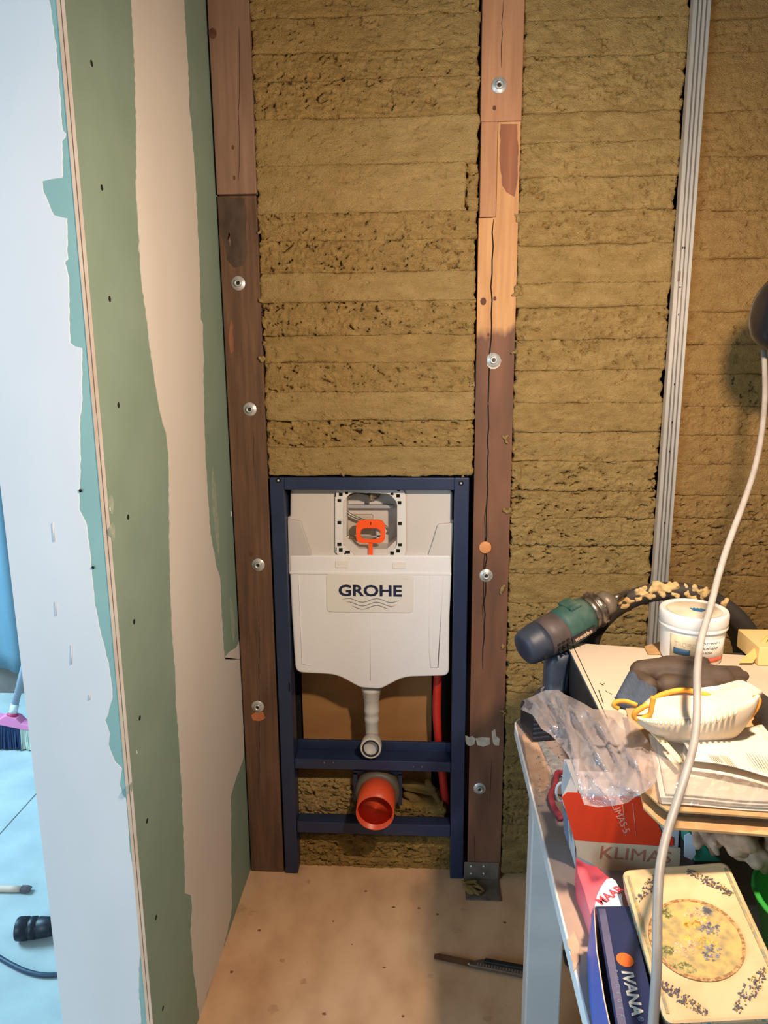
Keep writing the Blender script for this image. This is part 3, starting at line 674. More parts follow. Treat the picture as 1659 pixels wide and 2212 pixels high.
# orange tag
m_or = mat('orange_plastic', (255,92,22), .4)
def loop(pts, n=40): return resample(P3(rounded(pts, 14, 6), .022), n)
Oo = P3(rounded([(769,1123),(832,1123),(832,1174),(769,1174)], 16, 6), .022); Ii = P3(rounded([(779,1141),(822,1141),(822,1165),(779,1165)], 11, 6), .022)
cc = W(800,1150,y=.022); O_, I_ = polar(Oo, 48), polar(Ii, 48); n = 48; dy = Vector((0, .004, 0))
V = O_+I_+[p+dy for p in O_]+[p+dy for p in I_]; F = []
for j in range(n):
    q = (j+1) % n; F += [(j, q, n+q, n+j), (2*n+j, 3*n+j, 3*n+q, 2*n+q), (j, 2*n+j, 2*n+q, q), (n+j, n+q, 3*n+q, 3*n+j)]
tg = fixn(obj('orange_tag', V, F, m_or, ci)); tg['label'] = 'bright orange ring tag with a numeral on its stem'
V2, F2 = prismg(P3([(796,1172),(805,1172),(805,1198),(807,1204),(794,1204),(796,1196)], .022), (0,.004,0))
fixn(obj('tag_stem', V2, F2, m_or, tg))
V, F = textg('1', .010, .0004, bold=.0004); obj('numeral', V, F, m_hole, tg, X=T(*W(801,1131,y=.0215))@Matrix.Rotation(math.pi/2,4,'X'))
V, F = textg('1', .004, .0004, bold=.0002); obj('numeral', V, F, m_hole, tg, X=T(*W(802,1199,y=.0215))@Matrix.Rotation(math.pi/2,4,'X'))
# flush pipe with bellows and elbow
prof = [(.0285,1484),(.0285,1491),(.0255,1493),(.0262,1499),(.0235,1501),(.0245,1507),(.0225,1509),(.0215,1528),(.0225,1530),(.0225,1537),(.0208,1539),(.0205,1548),(.0215,1550),(.0215,1556),(.0198,1558),(.0192,1588),(.0205,1592),(.0235,1600),(.0235,1618),(.018,1630)]
x0_ = W(803,1540,y=.055).x
fp = lathe('flush_pipe', [(.0001, W(800,1484,y=.055).z)]+[(r*.93, W(800,b,y=.055).z) for r, b in prof]+[(.0001, W(800,1632,y=.055).z)], mat('grey_white_pipe', (206,202,196), .45, (198,192,186), 10), ci, X=T(x0_, .055, 0), n=32)
c = W(801, 1616, y=-.002)
Xe = T(c.x, 0, c.z)@Matrix.Rotation(math.radians(82), 4, 'X')
lathe('elbow_socket', [(.0185,-.05),(.026,-.045),(.0285,-.02),(.0285,.004),(.027,.007),(.0235,.0075),(.0225,.004),(.0220,-.007),(.0001,-.008)], MATS['grey_white_pipe'], fp, X=Xe, n=36)
lathe('elbow_seal', [(.0230,.0068),(.0222,.0072),(.0195,.0066),(.0190,.001),(.0226,.001)], mat('black_rubber', (26,25,27), .6), fp, X=Xe, n=36, open_=True)
# panel behind the pipe
m_card = mat('brown_board', (176,128,76), .8, (164,118,70), 6, (1,1,3))
bp = box('brown_backboard', (-.215, .158, W(700,1630,y=.158).z-.1, vx(932,1550,.158), .166, W(700,1440,y=.158).z+.12), m_card, None, loc=(0,.16,.28)); tag(bp, 'brown board closing the cavity behind the flush pipe', 'board')
m_redh = mat('red_pipe', (206,52,42), .4, (190,44,36), 20)
rh = tube('red_water_pipe', crom(P3([(950,1420),(946,1470),(944,1540),(950,1620),(957,1680),(962,1740),(958,1810)], .10), 5), .0125, m_redh, None, 16, loc=(W(950,1500,y=.1).x, .1, 0.1))
tag(rh, 'red plastic water pipe running down behind the right side of the blue frame', 'pipe')
# mineral wool in the lower openings (parts of the back wall)
def lbatt(pa, pb, y, style, seed, M, **k):
    a, b = W(*pa, y=y), W(*pb, y=y); return batt(a.x, b.x, b.z, a.z, style, 50, 51, seed, yb=y, M=M, g=.0024, **k)
m_wlow = wool('mineral_wool_low', (176,142,80), (140,112,64), 22)
lbatt((632,1682),(764,1775), .045, 'R', 901, WO[1], raggR=.008)
lbatt((632,1800),(980,1908), .04, 'R', 902, m_wlow)
lbatt((632,1850),(980,1906), .033, 'r', 905, m_wlow)
lbatt((850,1742),(966,1782), .05, 'R', 903, m_wlow, raggR=.01)
a, b = W(636,1678,y=.05), W(764,1690,y=.05)
box('wool_block', (a.x, .055, W(700,1700,y=.05).z, b.x, .15, a.z-.002), WO[1], wb, bevel=.006)
box('wool_block', (-.21, .12, .02, .235, .16, .13), m_wlow, wb, bevel=.006)
c = W(900,1705,y=.09)
for k, (p, q, r) in enumerate((((870,1690),(935,1705),.014),((880,1715),(925,1740),.012),((925,1690),(950,1735),.010))):
    blob('wool_shred', [(W(*p, y=.085), W(*q, y=.08), r, r*.7), (W(p[0]+8,p[1]+12,y=.08), W(q[0]+4,q[1]+10,y=.085), r*.6, r*.5)], WO[4], wb, voxel=.0026, smooth=1)
# orange drain pipe
m_drain = mat('orange_drain_plastic', (226,84,46), .38, (216,76,40), 8)
c1 = W(810, 1757, y=-.085); c2 = W(817, 1712, y=.03)
dp = thing('drain_pipe', (c1.x, 0, c1.z), 'orange drain pipe stub with an open mouth below the flush pipe', 'pipe')
Rr = .0505
Xd = T(c1.x, -.085, c1.z)@Matrix.Rotation(math.radians(-90), 4, 'X')
lathe('pipe_wall', [(Rr,.12),(Rr,0),(Rr-.0032,0),(Rr-.0032,.125)], m_drain, dp, X=Xd, n=48)
lathe('inner_cap', [(Rr-.0034,.020),(.0001,.022),(.0001,.026),(Rr-.0034,.026)], m_drain, dp, X=Xd@Matrix.Rotation(math.radians(0),4,'X'), n=40)
V, F = boxg(-.0012,-.0012,-.001,.0012,.0012,.001); obj('cap_hole', V, F, m_hole, dp, X=T(c1.x+.001, -.085+.0208, c1.z-.012))
lathe('collar', [(Rr+.0005,.085),(Rr+.010,.088),(Rr+.011,.125),(Rr+.0005,.13)], mat('grey_collar', (96,88,78), .5), dp, X=Xd, n=48)
# ------------------------------------------------------------------ trestle table
m_tpaint = mat('worn_white_paint', (212,214,216), .45, (200,202,206), 12, bump=.1, bscale=30)
m_ttop = mat('dusty_table_top', (140,128,126), .8, (176,150,134), 9, bump=.2, bscale=120, lo=.42, hi=.6)
m_bare = mat('bare_plywood_edge', (206,172,146), .75, (188,150,124), 40, bump=.1)
m_dust = mat('grey_dust', (150,150,152), .95, (112,112,116), 90, bump=.6, bscale=250)
ZT = .72
tb = thing('trestle_table', (.7, -.9, 0), 'white painted trestle table with a dusty worn top, covered in clutter', 'table')
xL = W(1122,1600,z=ZT).x - .002; yF = W(1140,1548,z=ZT).y
def tabpoly(x0, y0, x1, y1, r=.035):
    P = []
    for cx_, cy_, a0 in ((x0+r, y1-r, 90), (x0+r, y0+r, 180)):
        for k in range(7): t = math.radians(a0+k*15); P.append((cx_+r*math.cos(t), cy_+r*math.sin(t)))
    return P + [(x1, y0), (x1, y1)]
tp = tabpoly(xL, -1.42, 1.15, yF)
V, F = prismg([(x, y, ZT) for x, y in tp], (0, 0, -.022)); top = fixn(obj('table_top', V, F, m_tpaint, tb, bevel=.0015))
tp2 = tabpoly(xL+.003, -1.417, 1.147, yF-.003, .033)
V, F = prismg([(x, y, ZT+.0004) for x, y in tp2], (0, 0, -.0006)); fixn(obj('top_surface', V, F, m_ttop, top))
def flat(name, pts, M, parent, z=ZT, th=.0008, amp=2, seed=1, step=8):
    P = [W(a, b, z=z) for a, b in wavy(pts+[pts[0]], amp, step, seed)[:-1]]
    V, F = prismg([(p.x, p.y, z+th) for p in P], (0, 0, -th)); return fixn(obj(name, V, F, M, parent))
flat('bare_patch', [(1130,1590),(1143,1572),(1150,1580),(1166,1608),(1178,1650),(1186,1690),(1180,1708),(1164,1712),(1152,1700),(1140,1650)], m_bare, top, z=ZT+.0005)
flat('bare_patch', [(1226,2030),(1240,2010),(1250,2040),(1252,2070),(1240,2100),(1234,2070)], m_bare, top, z=ZT+.0005)
flat('dust_layer', [(1140,1570),(1148,1566),(1196,1630),(1222,1650),(1224,1700),(1205,1700),(1190,1660),(1172,1622),(1156,1592)], m_dust, top, z=ZT+.0006, th=.0012)
rr = random.Random(8); g = []
for k in range(70):
    c = W(rr.uniform(1158,1225), rr.uniform(1600,1745), z=ZT+.001); s = rr.uniform(.0006,.002); X_ = Matrix.Rotation(rr.uniform(0,3), 3, 'Z')
    V, F = boxg(-s,-s*.6,0,s,s*.6,s); g.append(([X_@Vector(v)+c for v in V], F))
tag(obj('debris', *join(*g), m_dust, top), kind='stuff')
# legs: a wide board each, with a brace behind
def leg(x, y, lean, name='leg'):
    V, F = loftg([[(x+lean+dx, y+dy, 0) for dx, dy in ((0,0),(.066,0),(.066,.045),(0,.045))], [(x+dx, y+dy, ZT-.022) for dx, dy in ((0,0),(.066,0),(.066,.045),(0,.045))]])
    return fixn(obj(name, V, F, m_tpaint, tb, bevel=.003))
lx = W(1151,1737,y=-.6).x; l1 = leg(lx, -.60, 0.0)
leg(1.05, -.60, 0); leg(1.05, -1.38, 0); leg(lx+.04, -1.40, 0)
box('apron', (lx+.02, -.595, ZT-.11, 1.1, -.575, ZT-.022), m_tpaint, tb, bevel=.002)
c = W(1212,2003,y=-.601); lathe('screw', [(.0001,.003),(.003,.0025),(.004,0),(.0001,0)], m_zinc, tb, X=T(*c)@Matrix.Rotation(math.pi/2,4,'X'), n=12)

# ------------------------------------------------------------------ white-lidded flat carton (top sheet with ruled lines)
m_cream = mat('cream_board', (216,198,176), .7, (208,190,166), 4)
m_kraft = mat('kraft_cardboard', (196,156,108), .8, (180,140,94), 60, (1,1,6))
m_darkbox = mat('dark_box_side', (58,52,50), .7, (44,40,40), 30, bump=.1)
ZA = .88
bx = thing('flat_carton', (.65, -.62, ZT), 'cream-topped dark-sided carton with thin ruled lines, under the glove', 'box')
box('carton_body', (.416, -.80, ZT+.002, .95, -.475, ZA-.004), m_darkbox, bx, bevel=.003)
A1, A3 = W(1222,1387,z=ZA), W(1659,1450,z=ZA)
yr = A1.y + (A3.y-A1.y)*((1.05-A1.x)/(A3.x-A1.x))
lid = fixn(obj('cream_sheet', *prismg([(A1.x, A1.y, ZA), (A1.x, -.86, ZA), (.98, -.86, ZA), (.98, -.54, ZA)], (0,0,-.005)), m_cream, bx, bevel=.0006))
V, F = prismg([(A1.x-.0008, A1.y, ZA-.0008), (A1.x-.0008, -.86, ZA-.0008), (A1.x-.0002, -.86, ZA-.0008), (A1.x-.0002, A1.y, ZA-.0008)], (0,0,-.004)); fixn(obj('sheet_edge', V, F, mat('grey_edge_tape', (84,88,100), .6), bx))
def lines(name, segs, z, M, parent, wd=.0012, th=.0003):
    g = []
    for (a, b, c_, d) in segs:
        p, q = W(a, b, z=z), W(c_, d, z=z); t = (q-p).normalized(); s = Vector((-t.y, t.x, 0))*wd/2
        g.append(prismg([p+s+Vector((0,0,th)), q+s+Vector((0,0,th)), q-s+Vector((0,0,th)), p-s+Vector((0,0,th))], (0,0,-th)))
    return tag(fixn(obj(name, *join(*g), M, parent)), kind='stuff' if len(segs) > 1 else None)
m_print = mat('black_print', (40,34,30), .6)
lines('ruled_line', [(1235,1389,1312,1553)], ZA, m_print, lid, .0014)
lines('printed_marks', [(1293,1490,1303,1519),(1296,1476,1304,1481),(1300,1480,1306,1476),(1308,1492,1313,1496),(1316,1497,1322,1500),(1326,1506,1329,1508),(1248,1397,1254,1398)], ZA, m_print, lid, .0013)

# ------------------------------------------------------------------ stack of papers on a board, front right
ZB = .905
bl = thing('cardboard_flat', (.6, -.9, ZA+.0), 'folded brown cardboard flat beneath the loose papers', 'cardboard')
pts = [(1392,1712),(1424,1742),(1440,1754),(1659,1770),(1800,1780),(1800,1500),(1350,1500)]
def zpoly(pts, z): return [W(a, b, z=z) for a, b in pts]
P = [Vector((p.x, p.y, ZA+.006)) for p in zpoly(pts[:4], ZB)] + [Vector((1.0,-1.035,ZA+.006)), Vector((1.0,-.77,ZA+.006)), Vector((.44,-.77,ZA+.006))]
fixn(obj('bottom_sheet', *prismg(P, (0,0,-.0035)), m_kraft, bl, bevel=.0006))
P2 = [p+Vector((.004,.012,.014)) for p in P]; fixn(obj('top_sheet', *prismg(P2, (0,0,-.003)), m_kraft, bl, bevel=.0006))
P3_ = [p+Vector((.012,.022,.0105)) for p in P]; fixn(obj('corrugated_core', *prismg(P3_, (0,0,-.010)), mat('kraft_shade', (112,84,58), .85, (84,62,44), 120, (1,4,1)), bl))  # darker kraft puts the shade between the two sheets into the core colour
m_paper = mat('white_paper', (226,212,196), .6, (218,204,186), 5); m_paper3 = mat('greyer_paper', (208,192,174), .6, (198,182,166), 5)
def sheet(name, pts, z, M, label, cat, group=None, curl=.004, th=.0012, seed=0):
    P = [W(a, b, z=z) for a, b in pts]; rs = random.Random(seed)
    c = sum(P, Vector())/len(P); V, F = prismg([Vector((p.x, p.y, z+rs.uniform(0, curl))) for p in P], (0,0,-th))
    return tag(fixn(obj(name, V, F, M, None, loc=(c.x, c.y, z-th))), label, cat, group)
def ssheet(name, corners, z0, M, label, cat, fz, nu=24, nv=18, th=.0011):
    """curved sheet: corners in order TL TR BR BL (pixels on plane z0); fz(u, v) lifts it"""
    C = [W(a, b, z=z0) for a, b in corners]; V = []
    for j in range(nv+1):
        for i in range(nu+1):
            u, v = i/nu, j/nv; p = C[0]*(1-u)*(1-v)+C[1]*u*(1-v)+C[2]*u*v+C[3]*(1-u)*v; V.append(p+Vector((0,0,fz(u,v))))
    F = [(j*(nu+1)+i, j*(nu+1)+i+1, (j+1)*(nu+1)+i+1, (j+1)*(nu+1)+i) for j in range(nv) for i in range(nu)]
    c = sum(C, Vector())/4; o = fixn(obj(name, V, F, M, None, smooth=True, loc=(c.x, c.y, z0)))
    s = o.modifiers.new('s', 'SOLIDIFY'); s.thickness = th; s.offset = -1
    return tag(o, label, cat)
zp = ZA+.021
rs_ = random.Random(11)
for k, (dx, dy, lab) in enumerate(((0,0,'lowest white sheet of the loose paper stack on the cardboard'),(6,-7,'second white sheet up in the loose paper stack'),(-4,-13,'third white sheet up, crumpled along its near edge'),(8,-20,'top white sheet of the thick paper stack, under the plastic film'))):
    ssheet('paper_sheet', [(1405+dx,1600+dy),(1760,1600+dy),(1760,1762+dy),(1430+dx,1738+dy)], zp+.0035*k, [m_paper, m_paper3][k % 2], lab, 'paper', (lambda k: lambda u, v: .0008*math.sin(u*9)+.0006*math.sin(v*7)+.0016)(k))
m_paper2 = mat('cream_paper', (226,210,186), .6, (220,202,176), 5)
pf = ssheet('folded_leaflet', [(1478,1602),(1700,1560),(1720,1716),(1470,1668)], zp+.013, m_paper2, 'cream folded leaflet with its edge curling, under the printed sheet', 'paper', lambda u, v: .004+.004*math.sin(u*4)*v)
ps = ssheet('printed_sheet', [(1466,1590),(1640,1568),(1720,1692),(1500,1648)], zp+.026, m_paper2, 'printed sheet with columns of fine text lying under the dust mask', 'paper', lambda u, v: .002+.003*math.sin(u*5))
segs = []
for k in range(6): segs.append((1530+k*4, 1630+k*.5, 1543+k*4, 1646+k*.5))
for k in range(4): segs.append((1556+k*5, 1631+k, 1576+k*5, 1655+k))
for k in range(9): segs.append((1611+k*7, 1626+k*1.5, 1632+k*7, 1656+k*2))
lines('fine_text', segs, zp+.0335, mat('grey_print', (110,92,80), .6), ps, .0005)
tan = ssheet('manila_strip', [(1404,1582),(1420,1580),(1478,1646),(1466,1648)], zp+.03, mat('manila', (240,208,160), .7), 'narrow manila card strip slipping out from below the mask', 'card', lambda u, v: .001, 4, 12)

# ------------------------------------------------------------------ clear plastic film
def inside(p, poly):
    x, y = p; c = False; n = len(poly)
    for i in range(n):
        (x1, y1), (x2, y2) = poly[i], poly[i-1]
        if (y1 > y) != (y2 > y) and x < (x2-x1)*(y-y1)/(y2-y1)+x1: c = not c
    return c
def film(name, poly, ctrl, step, seed, M, wr=.004, folds=()):
    """sheet of film: pixel outline, control heights (px, py, z), folds as ridge lines (x0, y0, x1, y1, width px, height m)"""
    from mathutils.geometry import delaunay_2d_cdt
    pp = []
    for (a, b), (c, d) in zip(poly, poly[1:]+poly[:1]):
        n = max(1, int(math.hypot(c-a, d-b)/step)); pp += [(a+(c-a)*k/n, b+(d-b)*k/n) for k in range(n)]
    nb = len(pp); xs = [p[0] for p in poly]; ysx = [p[1] for p in poly]; rs = random.Random(seed); C = np.array(ctrl, float)
    bp_ = np.array(pp)
    for j in range(int((max(ysx)-min(ysx))/step)+1):
        for i in range(int((max(xs)-min(xs))/step)+1):
            a, b = min(xs)+i*step+rs.uniform(-.3,.3)*step, min(ysx)+j*step+rs.uniform(-.3,.3)*step
            if inside((a, b), poly) and ((bp_[:,0]-a)**2+(bp_[:,1]-b)**2).min() > (step*.6)**2: pp.append((a, b))
    vv, _, ff, *_r = delaunay_2d_cdt([Vector(p) for p in pp], [(k, (k+1) % nb) for k in range(nb)], [tuple(range(nb))], 1, 1e-6)
    V = []
    for p in vv:
        a, b = p.x, p.y
        d2 = (C[:,0]-a)**2+(C[:,1]-b)**2+30; w_ = 1/d2**1.3; z = float((w_*C[:,2]).sum()/w_.sum())
        n1 = float(fbm(np.array((a*.9+b*.42)*.030), np.array((b*.9-a*.42)*.008), seed, 3)); n2 = float(fbm(np.array(a*.028), np.array(b*.028), seed+9, 3))
        z += wr*(abs(n1)*3.0-.8) + wr*.9*(abs(n2)*2-.5)
        for (x0, y0, x1, y1, wd, hh) in folds:
            dx, dy = x1-x0, y1-y0; L2 = dx*dx+dy*dy; t = min(1, max(0, ((a-x0)*dx+(b-y0)*dy)/L2)); dd = math.hypot(a-x0-dx*t, b-y0-dy*t)
            z += hh*max(0, 1-dd/wd)*math.sin(math.pi*(.1+.8*t))
        V.append(W(a, b, z=z))
    F = [tuple(f_) for f_ in ff]
    c = sum(V, Vector())/len(V); zmin = min(v.z for v in V)
    return fixn(obj(name, V, F, M, None, smooth=True, loc=(c.x, c.y, zmin)))
def filmmat(name, fac, tint):
    M = bpy.data.materials.new(name); M.use_nodes = True; nt = M.node_tree; N = nt.nodes; L = nt.links; N.remove(N['Principled BSDF'])
    tr = N.new('ShaderNodeBsdfTransparent'); tr.inputs[0].default_value = (.95,.95,.96,1)
    g = N.new('ShaderNodeBsdfGlossy'); g.inputs['Roughness'].default_value = .16; g.inputs[0].default_value = (1,1,1,1)
    d = N.new('ShaderNodeBsdfDiffuse'); d.inputs[0].default_value = lin(tint); tl = N.new('ShaderNodeBsdfTranslucent'); tl.inputs[0].default_value = lin(tint)
    m0 = N.new('ShaderNodeMixShader'); m0.inputs[0].default_value = .5; L.new(d.outputs[0], m0.inputs[1]); L.new(tl.outputs[0], m0.inputs[2])
    m1 = N.new('ShaderNodeMixShader'); m1.inputs[0].default_value = fac; L.new(tr.outputs[0], m1.inputs[1]); L.new(m0.outputs[0], m1.inputs[2])
    lw = N.new('ShaderNodeLayerWeight'); lw.inputs[0].default_value = .35; fr_ = N.new('ShaderNodeMath'); fr_.operation = 'MULTIPLY_ADD'; fr_.inputs[1].default_value = .35; fr_.inputs[2].default_value = .10; L.new(lw.outputs['Facing'], fr_.inputs[0])
    m2 = N.new('ShaderNodeMixShader'); L.new(fr_.outputs[0], m2.inputs[0]); L.new(m1.outputs[0], m2.inputs[1]); L.new(g.outputs[0], m2.inputs[2])
    L.new(m2.outputs[0], N['Material Output'].inputs[0]); return M
m_film = filmmat('clear_film', .50, (232,222,226)); m_film2 = filmmat('clear_film_thin', .2, (236,226,220))
poly = [(1125,1532),(1134,1518),(1131,1512),(1150,1504),(1178,1491),(1206,1490),(1220,1500),(1232,1505),(1262,1520),(1281,1532),(1330,1534),(1352,1545),(1372,1562),(1400,1600),(1424,1650),(1416,1690),(1392,1712),
        (1372,1722),(1356,1734),(1330,1740),(1290,1744),(1262,1738),(1252,1712),(1246,1680),(1232,1640),(1216,1616),(1200,1598),(1188,1586),(1170,1575),(1158,1556),(1150,1544),(1138,1539)]
ctrl = [(1125,1532,.80),(1150,1505,.84),(1206,1492,.87),(1180,1540,.845),(1262,1525,.895),(1300,1560,.895),(1350,1560,.905),(1230,1600,.87),(1200,1595,.835),(1290,1620,.895),(1380,1620,.915),(1250,1670,.875),(1300,1690,.89),(1360,1700,.905),
        (1256,1735,.862),(1300,1742,.866),(1356,1732,.885),(1416,1680,.918)]
fm = film('plastic_bag', poly, ctrl, 4.5, 21, m_film, .0020, folds=((1212,1494,1262,1735,9,.012),(1178,1495,1240,1600,8,.010),(1262,1525,1320,1600,6,.008),(1290,1560,1345,1660,7,.010),(1225,1510,1330,1700,7,.009),(1150,1510,1210,1590,6,.007),(1330,1580,1400,1690,8,.006),(1255,1650,1320,1735,8,.009)))
tag(fm, 'crumpled clear plastic bag draped over the drill battery and the red carton', 'plastic bag')
poly2 = [(1404,1620),(1440,1640),(1480,1656),(1659,1690),(1790,1700),(1790,1752),(1659,1744),(1560,1742),(1428,1736),(1412,1722),(1400,1680)]
fm2 = film('plastic_sleeve', poly2, [(1404,1620,ZA+.046),(1480,1650,ZA+.045),(1659,1700,ZA+.044),(1428,1736,ZA+.038),(1659,1742,ZA+.038),(1790,1700,ZA+.044)], 5, 33, m_film2, .0025)
tag(fm2, 'thin clear plastic sleeve lying over the front of the white paper stack', 'plastic sleeve')
# ------------------------------------------------------------------ things on the near part of the table
m_red = mat('orange_red_card', (244,72,34), .5, (236,62,28), 8)
m_redd = mat('dull_red_card', (196,64,46), .5, (184,56,40), 8)
m_greyw = mat('grey_white_card', (200,200,204), .6, (190,190,196), 10)
m_creamc = mat('cream_card', (222,200,168), .6, (212,188,154), 10)
rb = thing('red_carton', (.45, -.85, ZT), 'orange-red and cream printed carton wedged under the paper stack and plastic bag', 'carton')
yf = -.885; zt_, zl_ = W(1240,1722,y=yf).z, W(1240,1817,y=yf).z
x0_, x1_ = W(1240,1870,y=yf).x, .490
V, F = prismg([(x0_+.002, yf+.0015, ZT+.001), (x1_, yf+.0015, ZT+.001), (x1_, yf+.0015, zt_+.006), (x0_+.002, yf+.0015, zt_+.006)], (0, .055, 0)); fixn(obj('carton_body', V, F, m_greyw, rb, bevel=.0015))
m_t = .0008
def fpoly(name, pts, M, y, parent, th=.0012): return fixn(obj(name, *prismg([W(a, b, y=y) for a, b in pts], (0, th, 0)), M, parent))
fp1 = fpoly('red_panel', [(1214,1722),(1226,1712),(1250,1713),(1262,1722),(1395,1722),(1430,1800),(1455,1810),(1455,1828),(1400,1826),(1300,1820),(1241,1815)], m_red, yf-.0006, rb)
fp2 = fpoly('cream_panel', [(1241,1815),(1300,1820),(1400,1826),(1470,1832),(1470,1890),(1400,1888),(1300,1880),(1272,1862),(1248,1850)], m_creamc, yf-.0004, rb)
for s, a, b, sz, M_ in (('KLIMAS', 1372, 1848, .026, mat('faded_red_print', (188,120,96), .6)),):
    V, F = textg(s, sz, .0003, sx=1.15); obj('lettering', V, F, M_, fp2, X=T(*W(a, b, y=yf-.0009))@Matrix.Rotation(math.pi/2,4,'X')@Matrix.Rotation(-.06,4,'Z'))
m_pale = mat('pale_print', (236,170,150), .6)
V, F = textg('KLIMAS 5', .014, .0003); obj('lettering', V, F, m_pale, fp1, X=T(*W(1338, 1762, y=yf-.0011))@Matrix.Rotation(math.pi/2,4,'X')@Matrix.Rotation(-1.15,4,'Z'))
for dx in (0, 22): 
    tube('panel_border', [W(1345+dx,1735,y=yf-.001), W(1352+dx,1806,y=yf-.001)], .0004, m_pale, fp1, 5)
# left side of the carton: narrow grey-white flank with a printed stamp
V, F = prismg([W(1214,1722,y=yf), W(1240,1817,y=yf), W(1243,1876,y=yf), W(1222,1790,y=-.83), W(1212,1700,y=-.80), W(1219,1640,y=-.80), W(1250,1640,y=-.80), W(1246,1712,y=yf+.002)], (.0012, .0006, 0))
fixn(obj('side_panel', V, F, m_greyw, rb))
a0 = Vector((x0_-.006, yf+.012, ZT+.03))
V, F = prismg([a0, a0+Vector((-.004,.012,.012)), a0+Vector((-.007,.012,.052)), a0+Vector((-.003,.0,.045))], (-.0012,-.0005,0)); fixn(obj('side_stamp', V, F, mat('grey_blue_stamp', (104,112,136), .6), rb))
# pink bag with a white label
m_pink = mat('pink_red_bag', (226,64,78), .4, (232,120,136), 7, (1,1,1), bump=.3, bscale=14, bdist=.006)
pk = thing('pink_bag', (.34, -.95, ZT), 'shiny pink-red plastic bag between the red carton and the dark blue box', 'bag')
def zgrid(name, pts, zfun, M, parent, th=.004, amp=0): 
    P = [W(a, b, z=zfun(a, b)) for a, b in pts]; return fixn(obj(name, *prismg(P, (0,0,-th)), M, parent, bevel=.001))
zgrid('bag_body', [(1244,1852),(1268,1866),(1290,1872),(1310,1890),(1330,1905),(1345,1935),(1300,1965),(1283,1980),(1282,2000),(1262,1925),(1248,1885)], lambda a, b: ZT+.045-(b-1850)*.00012, m_pink, pk, .04)
lb_ = zgrid('white_label', [(1310,1898),(1322,1896),(1330,1902),(1342,1925),(1347,1958),(1284,1957),(1290,1932),(1298,1915)], lambda a, b: ZT+.062, mat('white_label', (214,222,230), .5), pk, .003)
V, F = textg('MAAR', .016, .0003, bold=.0004); obj('lettering', V, F, mat('pink_red_ink', (226,70,84), .5), lb_, X=T(*W(1318,1934,z=ZT+.0624))@rotz(math.radians(38)))
# dark blue box
m_navyb = mat('navy_gloss_card', (26,42,84), .32, (22,36,72), 8, coat=.3)
m_blueb = mat('royal_blue_card', (58,92,176), .4, (52,84,164), 8)
zI = .79
bb = thing('blue_box', (.35, -1.12, ZT), 'dark blue box with an orange disc and pale lettering, its lid lifting open', 'box')
tl_, tr_, br_, bl_ = W(1287,1958,z=zI), W(1360,1957,z=zI), W(1436,2260,z=zI), W(1338,2260,z=zI)
P = [tl_, tr_, br_, bl_]; lid_ = fixn(obj('lid', *prismg(P, (0,0,-.0015)), m_navyb, bb, bevel=.0005))
P = [W(1290,1962,z=zI-.006), tr_-Vector((.002,.002,.006)), br_-Vector((0,0,.006)), W(1338,2260,z=zI-.006)]
Pb = [Vector((p.x, p.y, ZT+.001)) for p in P]
V, F = loftg([Pb, P]); fixn(obj('box_body', V, F, mat('dark_box_inner', (40,30,26), .9), bb))
# left flank: blue wall standing slightly away, pale edge
o0, o1 = W(1283,1960,z=zI-.001), W(1327,2260,z=zI-.001)
fl = [o0, o0.lerp(o1,.35)+Vector((-.0035,0,-.001)), o0.lerp(o1,.7)+Vector((-.003,0,-.001)), o1]
n_ = len(fl); V = fl + [Vector((p.x-.004, p.y, ZT+.003)) for p in fl]; F = [(i, i+1, n_+i+1, n_+i) for i in range(n_-1)]
sd = obj('side_flap', V, F, m_blueb, bb); s_ = sd.modifiers.new('s', 'SOLIDIFY'); s_.thickness = .001
tube('raw_card_edge', fl, .0007, mat('raw_card', (232,190,160), .7), bb, 6)
# corner shading put into the colour: paler strip along the lid edge
d_ = (bl_-tl_).normalized(); s1 = Vector((.008,0,0))
fixn(obj('shading_strip', *prismg([tl_+Vector((.002,-.004,.0004)), tl_+Vector((.010,-.004,.0004)), bl_+Vector((.010,0,.0004)), bl_+Vector((.002,0,.0004))], (0,0,-.0004)), mat('shading_grey_violet', (96,92,120), .5, (70,70,104), 20), lid_))
cD = W(1350,2074,z=zI); rD = abs(W(1368,2074,z=zI).x-cD.x)
V, F = prismg([cD+Vector((rD*math.cos(t), rD*math.sin(t)*1.05, .0006)) for t in [k*math.pi/18 for k in range(36)]], (0,0,-.0006)); fixn(obj('orange_disc', V, F, mat('orange_ink', (236,104,42), .45), lid_))
dirn = (W(1381,2195,z=zI)-W(1357,2098,z=zI)); ang_ = math.atan2(dirn.y, dirn.x); Lt = dirn.length
V, F = textg('IVANA', .016, .0004, bold=.0005); xs_ = [v[0] for v in V]; k = Lt/(max(xs_)-min(xs_)); V = [((v[0]-(max(xs_)+min(xs_))/2)*k, v[1]*1.0, v[2]) for v in V]
obj('lettering', V, F, mat('pale_beige_ink', (204,198,188), .45), lid_, X=T(*(W(1365,2147,z=zI)+Vector((0,0,.0006))))@rotz(ang_))
for k, ch in enumerate('PUDEGER'):
    p = W(1330+k*2.1, 2098+k*16.2, z=zI)+Vector((0,0,.0006)); V, F = textg(ch, .0052, .0003); obj('lettering', V, F, mat('grey_blue_small_ink', (120,132,158), .5), lid_, X=T(*p)@rotz(ang_))
V, F = textg('®', .007, .0003); obj('lettering', V, F, MATS['grey_blue_small_ink'], lid_, X=T(*(W(1383,2202,z=zI)+Vector((0,0,.0006))))@rotz(ang_))
